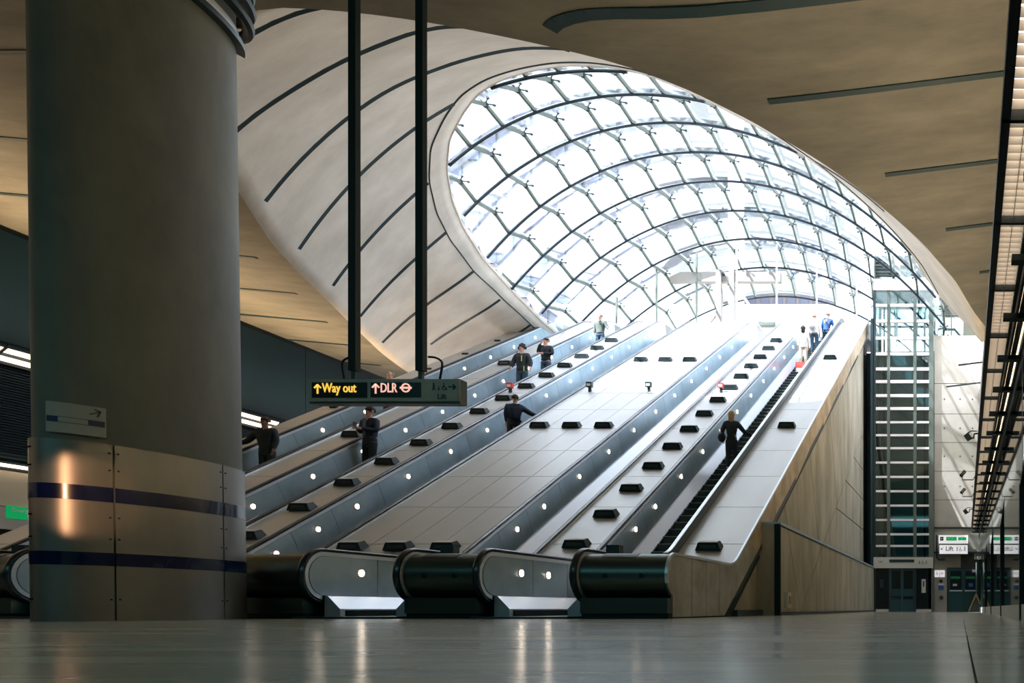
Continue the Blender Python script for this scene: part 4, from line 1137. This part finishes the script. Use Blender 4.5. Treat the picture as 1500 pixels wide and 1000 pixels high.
# light strip
lsr = empty('louvred_light_strip', (.45, 18, 3.6), 'long glowing louvred light strip hanging along the right side of the hall', 'light')
SZ = CAMH+3.48
def sX(Y): return .281+(Y-4.5)*.0052
for i in range(22):
    a, b = 2.62+1.49*i, 2.62+1.49*(i+1)
    if b > 35.2: break
    fr_ = MB(); fr_.bar((sX(a)+.03, a, SZ+.02), (sX(b)+.03, b, SZ+.02), .065, .10); fr_.bar((sX(a)+.305, a, SZ+.02), (sX(b)+.305, b, SZ+.02), .05, .10); fr_.box(sX(a), sX(a)+.33, a-.02, a+.02, SZ-.03, SZ+.07)
    f_ = fr_.build('frame', M['dark'], lsr)
    m = MB(); m.add([(sX(a)+.06, a+.02, SZ+.06), (sX(a)+.28, a+.02, SZ+.06), (sX(b)+.28, b-.02, SZ+.06), (sX(b)+.06, b-.02, SZ+.06), (sX(a)+.06, a+.02, SZ+.075), (sX(a)+.28, a+.02, SZ+.075), (sX(b)+.28, b-.02, SZ+.075), (sX(b)+.06, b-.02, SZ+.075)],
          [(0, 1, 2, 3), (4, 5, 6, 7), (0, 1, 5, 4), (1, 2, 6, 5), (2, 3, 7, 6), (3, 0, 4, 7)]); m.build('diffuser', M['louv'], f_)
    m = MB()
    for k in range(1, 14): y = a+(b-a)*k/14; m.add([(sX(y)+.06, y-.006, SZ+.055), (sX(y)+.28, y-.006, SZ+.055), (sX(y)+.28, y+.012, SZ-.0), (sX(y)+.06, y+.012, SZ-.0)], [(0, 1, 2, 3)])
    m.bar((sX(a)+.17, a, SZ+.03), (sX(b)+.17, b, SZ+.03), .006, .05)
    m.build('louvre_blade', M['plate'], f_, kind='stuff')
ct = empty('cable_tray', (.68, 18, 3.5), 'dark cable tray with cross brackets between the light strip and the shopfront', 'tray')
for dx in (.0, .16): MB().bar((.64+dx, 2.6, 3.52), (.60+dx*.8, 35.1, 3.52), .03, .10).build('side_rail', M['dark'], ct)
for i in range(22): MB().box(.48, .82, 3.0+1.49*i, 3.12+1.49*i, 3.44, 3.50).build('bracket', M['dark'], ct)
MB().tube([(.71, 2.6, 3.56), (.68, 35, 3.56)], .035, 6).build('cable', M['ink'], ct)
# flood lights and cameras hung off the strip
def flood(x, y, Y, sz, lab):
    X, Z = (x-PX)*Y/F, CAMH+(PY-y)*Y/F
    o = empty('floodlight', (X, Y, Z), lab, 'light')
    m = MB(); m.add([(X+dx*sz, Y+dy*sz, Z+dz*sz) for dx, dy, dz in ((-.55, -.3, .1), (.0, -.3, .55), (.55, -.3, -.25), (-.05, -.3, -.6), (-.35, .3, .05), (.0, .3, .35), (.35, .3, -.15), (-.03, .3, -.4))],
          [(0, 1, 2, 3), (4, 7, 6, 5), (0, 4, 5, 1), (1, 5, 6, 2), (2, 6, 7, 3), (3, 7, 4, 0)]); m.build('lamp_head', M['dgrey'], o)
    MB().tube([(X+.3*sz, Y, Z-.1*sz), (X+.7*sz, Y, Z-.1*sz), (X+.75*sz, Y, Z+.4*sz), (sX(Y), Y, Z+.45*sz)], .02, 6).build('bracket', M['dark'], o)
    MB().tube([(X+.0*sz, Y, Z+.5*sz), (X+.4*sz, Y, Z+.75*sz), (sX(Y), Y, Z+.7*sz)], .012, 6).build('cable', M['dark'], o)
flood(1418, 640, 16.2, .17, 'larger dark floodlight bracketed from the light strip, the nearer one')
flood(1414.5, 749, 28, .19, 'smaller dark floodlight bracketed from the light strip, the farther one')
def cctv(x, y, Y, lab):
    X, Z = (x-PX)*Y/F, CAMH+(PY-y)*Y/F
    o = empty('security_camera', (X, Y, Z), lab, 'camera')
    MB().tube([(X-.06, Y-.05, Z+.0), (X+.04, Y+.05, Z+.13)], .05, 8).build('housing', M['dgrey'], o)
    MB().tube([(X-.02, Y, Z-.02), (X-.02, Y, Z-.1), (sX(Y)-.05, Y, Z-.1), (sX(Y), Y, Z+.0)], .014, 6).build('arm', M['dark'], o)
cctv(1411, 697, 20.8, 'upper of the two small security cameras beside the light strip')
cctv(1411, 722, 23.8, 'lower of the two small security cameras beside the light strip')

# exit sign and fittings at far left
es = empty('exit_sign', (-24.1, 17.3, 2.6), 'lit green emergency exit sign on the far left wall beside the column', 'sign')
q = lambda x, y: (lambda Y: (Y, CAMH+(PY-y)*Y/F))(-24.15*F/(x-PX))
ya, za = q(7, 740); yb_, zb = q(55, 740)
MB().box(-24.2, -24.12, ya-.3, yb_+.4, 2.15, 2.72).build('housing', M['plate'], es)
MB().box(-24.12, -24.10, ya, ya+(yb_-ya)*.62, za-.32, za+.0).build('green_face', M['green'], es)
MB().box(-24.12, -24.10, ya+(yb_-ya)*.68, yb_, za-.32, za+.0).build('pictogram_panel', M['lsign'], es)
text('Emergency', .13, (-24.09, ya+.1, za-.14), M['white'], es, rot=(PI/2, 0, PI/2), bold=.002); text('exit', .13, (-24.09, ya+.42, za-.27), M['white'], es, rot=(PI/2, 0, PI/2), bold=.002)

# ------------------------------------------------------------------ people
def skinmesh(name, joints, edges, root, mtl, parent, sub=1):
    keys = list(joints); me = bpy.data.meshes.new(name)
    me.from_pydata([joints[k][0] for k in keys], [(keys.index(a), keys.index(b)) for a, b in edges], [])
    me.materials.append(mtl)
    o = bpy.data.objects.new(name, me); COL.objects.link(o); o.parent = parent
    md = o.modifiers.new('skin', 'SKIN'); md.use_smooth_shade = True
    lay = me.skin_vertices[0] if len(me.skin_vertices) else None
    if lay:
        for i, k in enumerate(keys):
            r = joints[k][1]; lay.data[i].radius = r if isinstance(r, tuple) else (r, r); lay.data[i].use_root = (k == root)
    s = o.modifiers.new('sub', 'SUBSURF'); s.levels = sub; s.render_levels = sub
    return o
def person(loc, yaw, h, lab, coat='blackc', legs='trous', hair='hairb', skin='skin', armL=None, armR=None, female=False, hat=None, lean=0., turn=0., coatlen=.86, legbend=0., bulk=1.0):
    o = empty('person', loc, lab, 'person', 'people riding the escalators'); o.rotation_euler = (0, lean, yaw); o.scale = (h/1.78,)*3
    # local: facing +Y, right hand +X
    aR = armR or ((.22, .0, 1.17), (.21, .10, .93)); aL = armL or ((-.22, .0, 1.17), (-.21, .10, .93))
    f = .92 if female else 1.
    J = {'pel': ((0, 0, .96), .12), 'sp': ((0, 0, 1.15), .12), 'ch': ((0, 0, 1.35), (.13, .12)), 'nk': ((0, .0, 1.50), .055), 'chin': ((0, .02, 1.575), .07), 'hd': ((0, .01, 1.66), (.082, .095)), 'tp': ((0, -.005, 1.735), .062), 'nose': ((0, .105, 1.645), .016)}
    E = [('pel', 'sp'), ('sp', 'ch'), ('ch', 'nk'), ('nk', 'chin'), ('chin', 'hd'), ('hd', 'tp'), ('hd', 'nose')]
    for s_, n_, a in ((1, 'R', aR), (-1, 'L', aL)):
        J['sh'+n_] = ((s_*.185*f, 0, 1.42), .062); J['el'+n_] = (a[0], .045); J['wr'+n_] = (a[1], .03)
        d = (Vector(a[1])-Vector(a[0])).normalized(); pc = Vector(a[1])+d*.055; J['pa'+n_] = (tuple(pc), (.036, .018))
        E += [('ch', 'sh'+n_), ('sh'+n_, 'el'+n_), ('el'+n_, 'wr'+n_), ('wr'+n_, 'pa'+n_)]
        side = d.cross(Vector((0, 1, 0) if abs(d.y) < .9 else (1, 0, 0))).normalized()
        for q in range(4):
            b_ = pc+side*(.012*(q-1.5)*1.6)+d*.03; tpt = b_+d*(.045, .055, .05, .04)[q]+Vector((0, .012, -.012))
            J['f%d%s' % (q, n_)] = (tuple(b_+d*.01), .0085); J['g%d%s' % (q, n_)] = (tuple(tpt), .007); E += [('pa'+n_, 'f%d%s' % (q, n_)), ('f%d%s' % (q, n_), 'g%d%s' % (q, n_))]
        th = Vector(a[1])+d*.03+side*.035*s_; J['t'+n_] = (tuple(th), .010); J['u'+n_] = (tuple(th+d*.03+side*.012*s_), .008); E += [('wr'+n_, 't'+n_), ('t'+n_, 'u'+n_)]
        lb = legbend if s_ > 0 else -legbend*.3
        J['hp'+n_] = ((s_*.09, 0, .90), .085); J['kn'+n_] = ((s_*.10, .03+lb*.3, .50), .06); J['an'+n_] = ((s_*.105, -.03-lb*.1, .09+max(0, lb)*.2), .04); J['to'+n_] = ((s_*.115, .13-lb*.1, .035+max(0, lb)*.2), .035)
        E += [('pel', 'hp'+n_), ('hp'+n_, 'kn'+n_), ('kn'+n_, 'an'+n_), ('an'+n_, 'to'+n_)]
    skinmesh('body', J, E, 'pel', M[skin], o)
    g = 1.0*bulk
    C = {'hem': ((0, 0, coatlen), (.19*g, .15*g)), 'pel': ((0, 0, 1.02), (.165*g, .135*g)), 'sp': ((0, 0, 1.18), (.155*g*f, .13*g)), 'ch': ((0, 0, 1.36), (.165*g*f, .13*g)), 'nk': ((0, -.005, 1.485), .075)}
    CE = [('hem', 'pel'), ('pel', 'sp'), ('sp', 'ch'), ('ch', 'nk')]
    for s_, n_, a in ((1, 'R', aR), (-1, 'L', aL)):
        C['sh'+n_] = ((s_*.19*f, 0, 1.415), .088*g); C['el'+n_] = (a[0], .066*g); C['wr'+n_] = (tuple(Vector(a[0]).lerp(Vector(a[1]), .93)), .045)
        CE += [('ch', 'sh'+n_), ('sh'+n_, 'el'+n_), ('el'+n_, 'wr'+n_)]
    skinmesh('coat' if coatlen < .9 else 'jacket', C, CE, 'sp', M[coat], o)
    T = {'pel': ((0, 0, .97), (.14, .12))}; TE = []
    for s_, n_ in ((1, 'R'), (-1, 'L')):
        k, a_ = Vector(J['kn'+n_][0]), Vector(J['an'+n_][0])
        T['hp'+n_] = ((s_*.095, 0, .88), .10); T['kn'+n_] = (tuple(k), .076); T['an'+n_] = (tuple(a_+Vector((0, 0, .02))), .062); TE += [('pel', 'hp'+n_), ('hp'+n_, 'kn'+n_), ('kn'+n_, 'an'+n_)]
        S = {'a': (tuple(a_-Vector((0, .02, .03))), .045), 'b': (J['to'+n_][0], (.042, .03))}
        skinmesh('shoe', S, [('a', 'b')], 'a', M['shoe'], o)
    skinmesh('trousers', T, TE, 'pel', M[legs], o)
    m = MB(); m.ell((0, -.018, 1.685), (.098, .112, .105), 14, 8, z0=-.25)
    if female: m.ell((0, -.05, 1.58), (.085, .065, .16), 12, 8)
    if hair: 
        c_ = bpy.data.objects.new('hair', m.mesh('hair', M[hair], smooth=True)); COL.objects.link(c_); c_.parent = o
    mm = MB(); 
    for sx in (-1, 1): mm.ell((sx*.032, .098, 1.67), (.014, .008, .009), 8, 5)
    c_ = bpy.data.objects.new('eyes', mm.mesh('eyes', M['ink'])); COL.objects.link(c_); c_.parent = o
    mm = MB().ell((0, .095, 1.60), (.026, .008, .008), 8, 5); c_ = bpy.data.objects.new('mouth', mm.mesh('mouth', M['red'])); COL.objects.link(c_); c_.parent = o
    mm = MB()
    for sx in (-1, 1): mm.ell((sx*.088, .0, 1.655), (.012, .025, .035), 8, 5)
    c_ = bpy.data.objects.new('ears', mm.mesh('ears', M[skin])); COL.objects.link(c_); c_.parent = o
    return o
def tread(Y): return max(0, (Y-Y0S)*T30)+.06
def child(o, mb, name, mtl, **k):
    c_ = bpy.data.objects.new(name, mb.mesh(name, M[mtl], smooth=True)); COL.objects.link(c_); c_.parent = o; return c_
# facing the camera side = yaw PI (looking to -Y)
YW = PI
person((-17.95, 20.5, tread(20.5)), YW+.1, 1.88, 'person in black coat leaning on the rail of the far left escalator', 'blackc', 'trous', skin='skin2', armR=((.42, .02, 1.18), (.66, .12, 1.10)), lean=.06, coatlen=.80, bulk=1.1)
p = person((-17.85, 24.7, tread(24.7)), YW, 1.93, 'person with a bare head almost hidden behind the hanging sign', 'blackc', 'trous', hair=None)
p = person((-15.72, 21.0, tread(21.0)), YW-.25, 1.98, 'person in dark suit and navy overcoat looking down at a phone', 'navy', 'trous', armR=((.25, .02, 1.17), (.05, .28, 1.22)), armL=((-.25, .04, 1.17), (-.05, .30, 1.20)), coatlen=.78, bulk=1.05)
child(p, MB().box(-.05, .05, .36, .375, 1.2, 1.33), 'phone', 'shirt'); child(p, MB().prism([(-.04, 1.46), (.04, 1.46), (.02, 1.05), (-.02, 1.05)], 'y', .12, .155), 'shirt', 'shirt')
p = person((-15.45, 27.8, tread(27.8)), YW-.1, 1.98, 'person in dark parka with yellow zips and headphones gripping the rail', 'blackc', 'jeans', armR=((.27, .06, 1.18), (.22, .22, .98)), armL=((-.30, .02, 1.18), (-.36, .14, .98)), coatlen=.84, bulk=1.12)
child(p, MB().tube([(-.11, 0, 1.66), (-.09, 0, 1.77), (0, 0, 1.81), (.09, 0, 1.77), (.11, 0, 1.66)], .018, 6).ell((-.11, 0, 1.66), (.03, .045, .05)).ell((.11, 0, 1.66), (.03, .045, .05)), 'headphones', 'blackc')
child(p, MB().box(-.09, -.07, .14, .16, 1.2, 1.38).box(-.16, -.14, .12, .145, .9, 1.05), 'yellow_zip', 'lime')
p = person((-15.4, 29.3, tread(29.3)), YW-.15, 1.86, 'person in dark jacket and jeans holding a phone to one ear', 'blackc', 'jeans', armR=((.30, .06, 1.25), (.14, .08, 1.58)), armL=((-.28, .03, 1.18), (.0, .22, 1.16)), coatlen=.92, bulk=1.08)
p = person((-15.4, 33.7, tread(33.7)), YW-.1, 1.86, 'white-haired person in grey green jacket with one hand on the handrail', 'olive', 'jeans', hair='grey', armL=((-.32, .03, 1.2), (-.48, .16, 1.05)), coatlen=.9, bulk=1.08)
p = person((-13.02, 22.9, tread(22.9)), .35, 1.72, 'person in dark navy jacket seen from behind reaching right to the handrail', 'navy', 'trous', armR=((.42, .06, 1.28), (.68, .16, 1.22)), coatlen=.86, bulk=1.15, lean=.05)
p = person((-6.28, 21.6, tread(21.6)), .12, 1.66, 'person with long blond hair in a black coat climbing with a hand on the rail', 'blackc', 'trous', 'blond', female=True, armR=((.36, .05, 1.18), (.58, .20, 1.12)), armL=((-.27, -.04, 1.16), (-.26, .08, .98)), coatlen=.62, bulk=1.02)
b = child(p, MB().ell((-.27, -.05, 1.0), (.11, .16, .15)), 'shoulder_bag', 'blackc')
p = person((-6.4, 32.0, tread(32.0)), .1, 1.70, 'person in pale cream top and trousers with dark hair near the escalator head', 'whitec', 'beige', 'hairb', female=True, coatlen=.88)
p2 = empty('shopping_bag', (-6.35, 31.2, tread(31.2)), 'red and white shopping bag hanging beside the person in cream', 'bag')
MB().box(-6.52, -6.18, 31.1, 31.3, tread(31.2)+.0, tread(31.2)+.42).build('bag_body', M['white'], p2); MB().box(-6.53, -6.17, 31.09, 31.31, tread(31.2)+.2, tread(31.2)+.43).build('bag_top', M['red'], p2)
p = person((-6.32, 34.0, tread(34.0)), .1, 1.78, 'person carrying a white backpack beside the person in blue', 'whitec', 'jeans', 'beige', coatlen=.92)
bp_ = empty('backpack', (-6.32, 33.75, tread(34.0)+1.1), 'large white backpack on the back of a person near the escalator head', 'backpack')
MB().ell((-6.34, 33.72, tread(34)+1.22), (.2, .15, .28), 12, 8).build('pack', M['whitec'], bp_, smooth=True); MB().ell((-6.34, 33.60, tread(34)+1.1), (.13, .06, .12), 10, 6).build('pocket', M['grey'], bp_, smooth=True)
person((-5.98, 34.4, tread(34.4)), -.2, 1.78, 'person in bright blue jacket leaning to the right rail near the escalator head', 'bluec', 'jeans', 'beige', armR=((.28, .04, 1.2), (.26, .2, 1.05)), coatlen=.9, lean=.12)
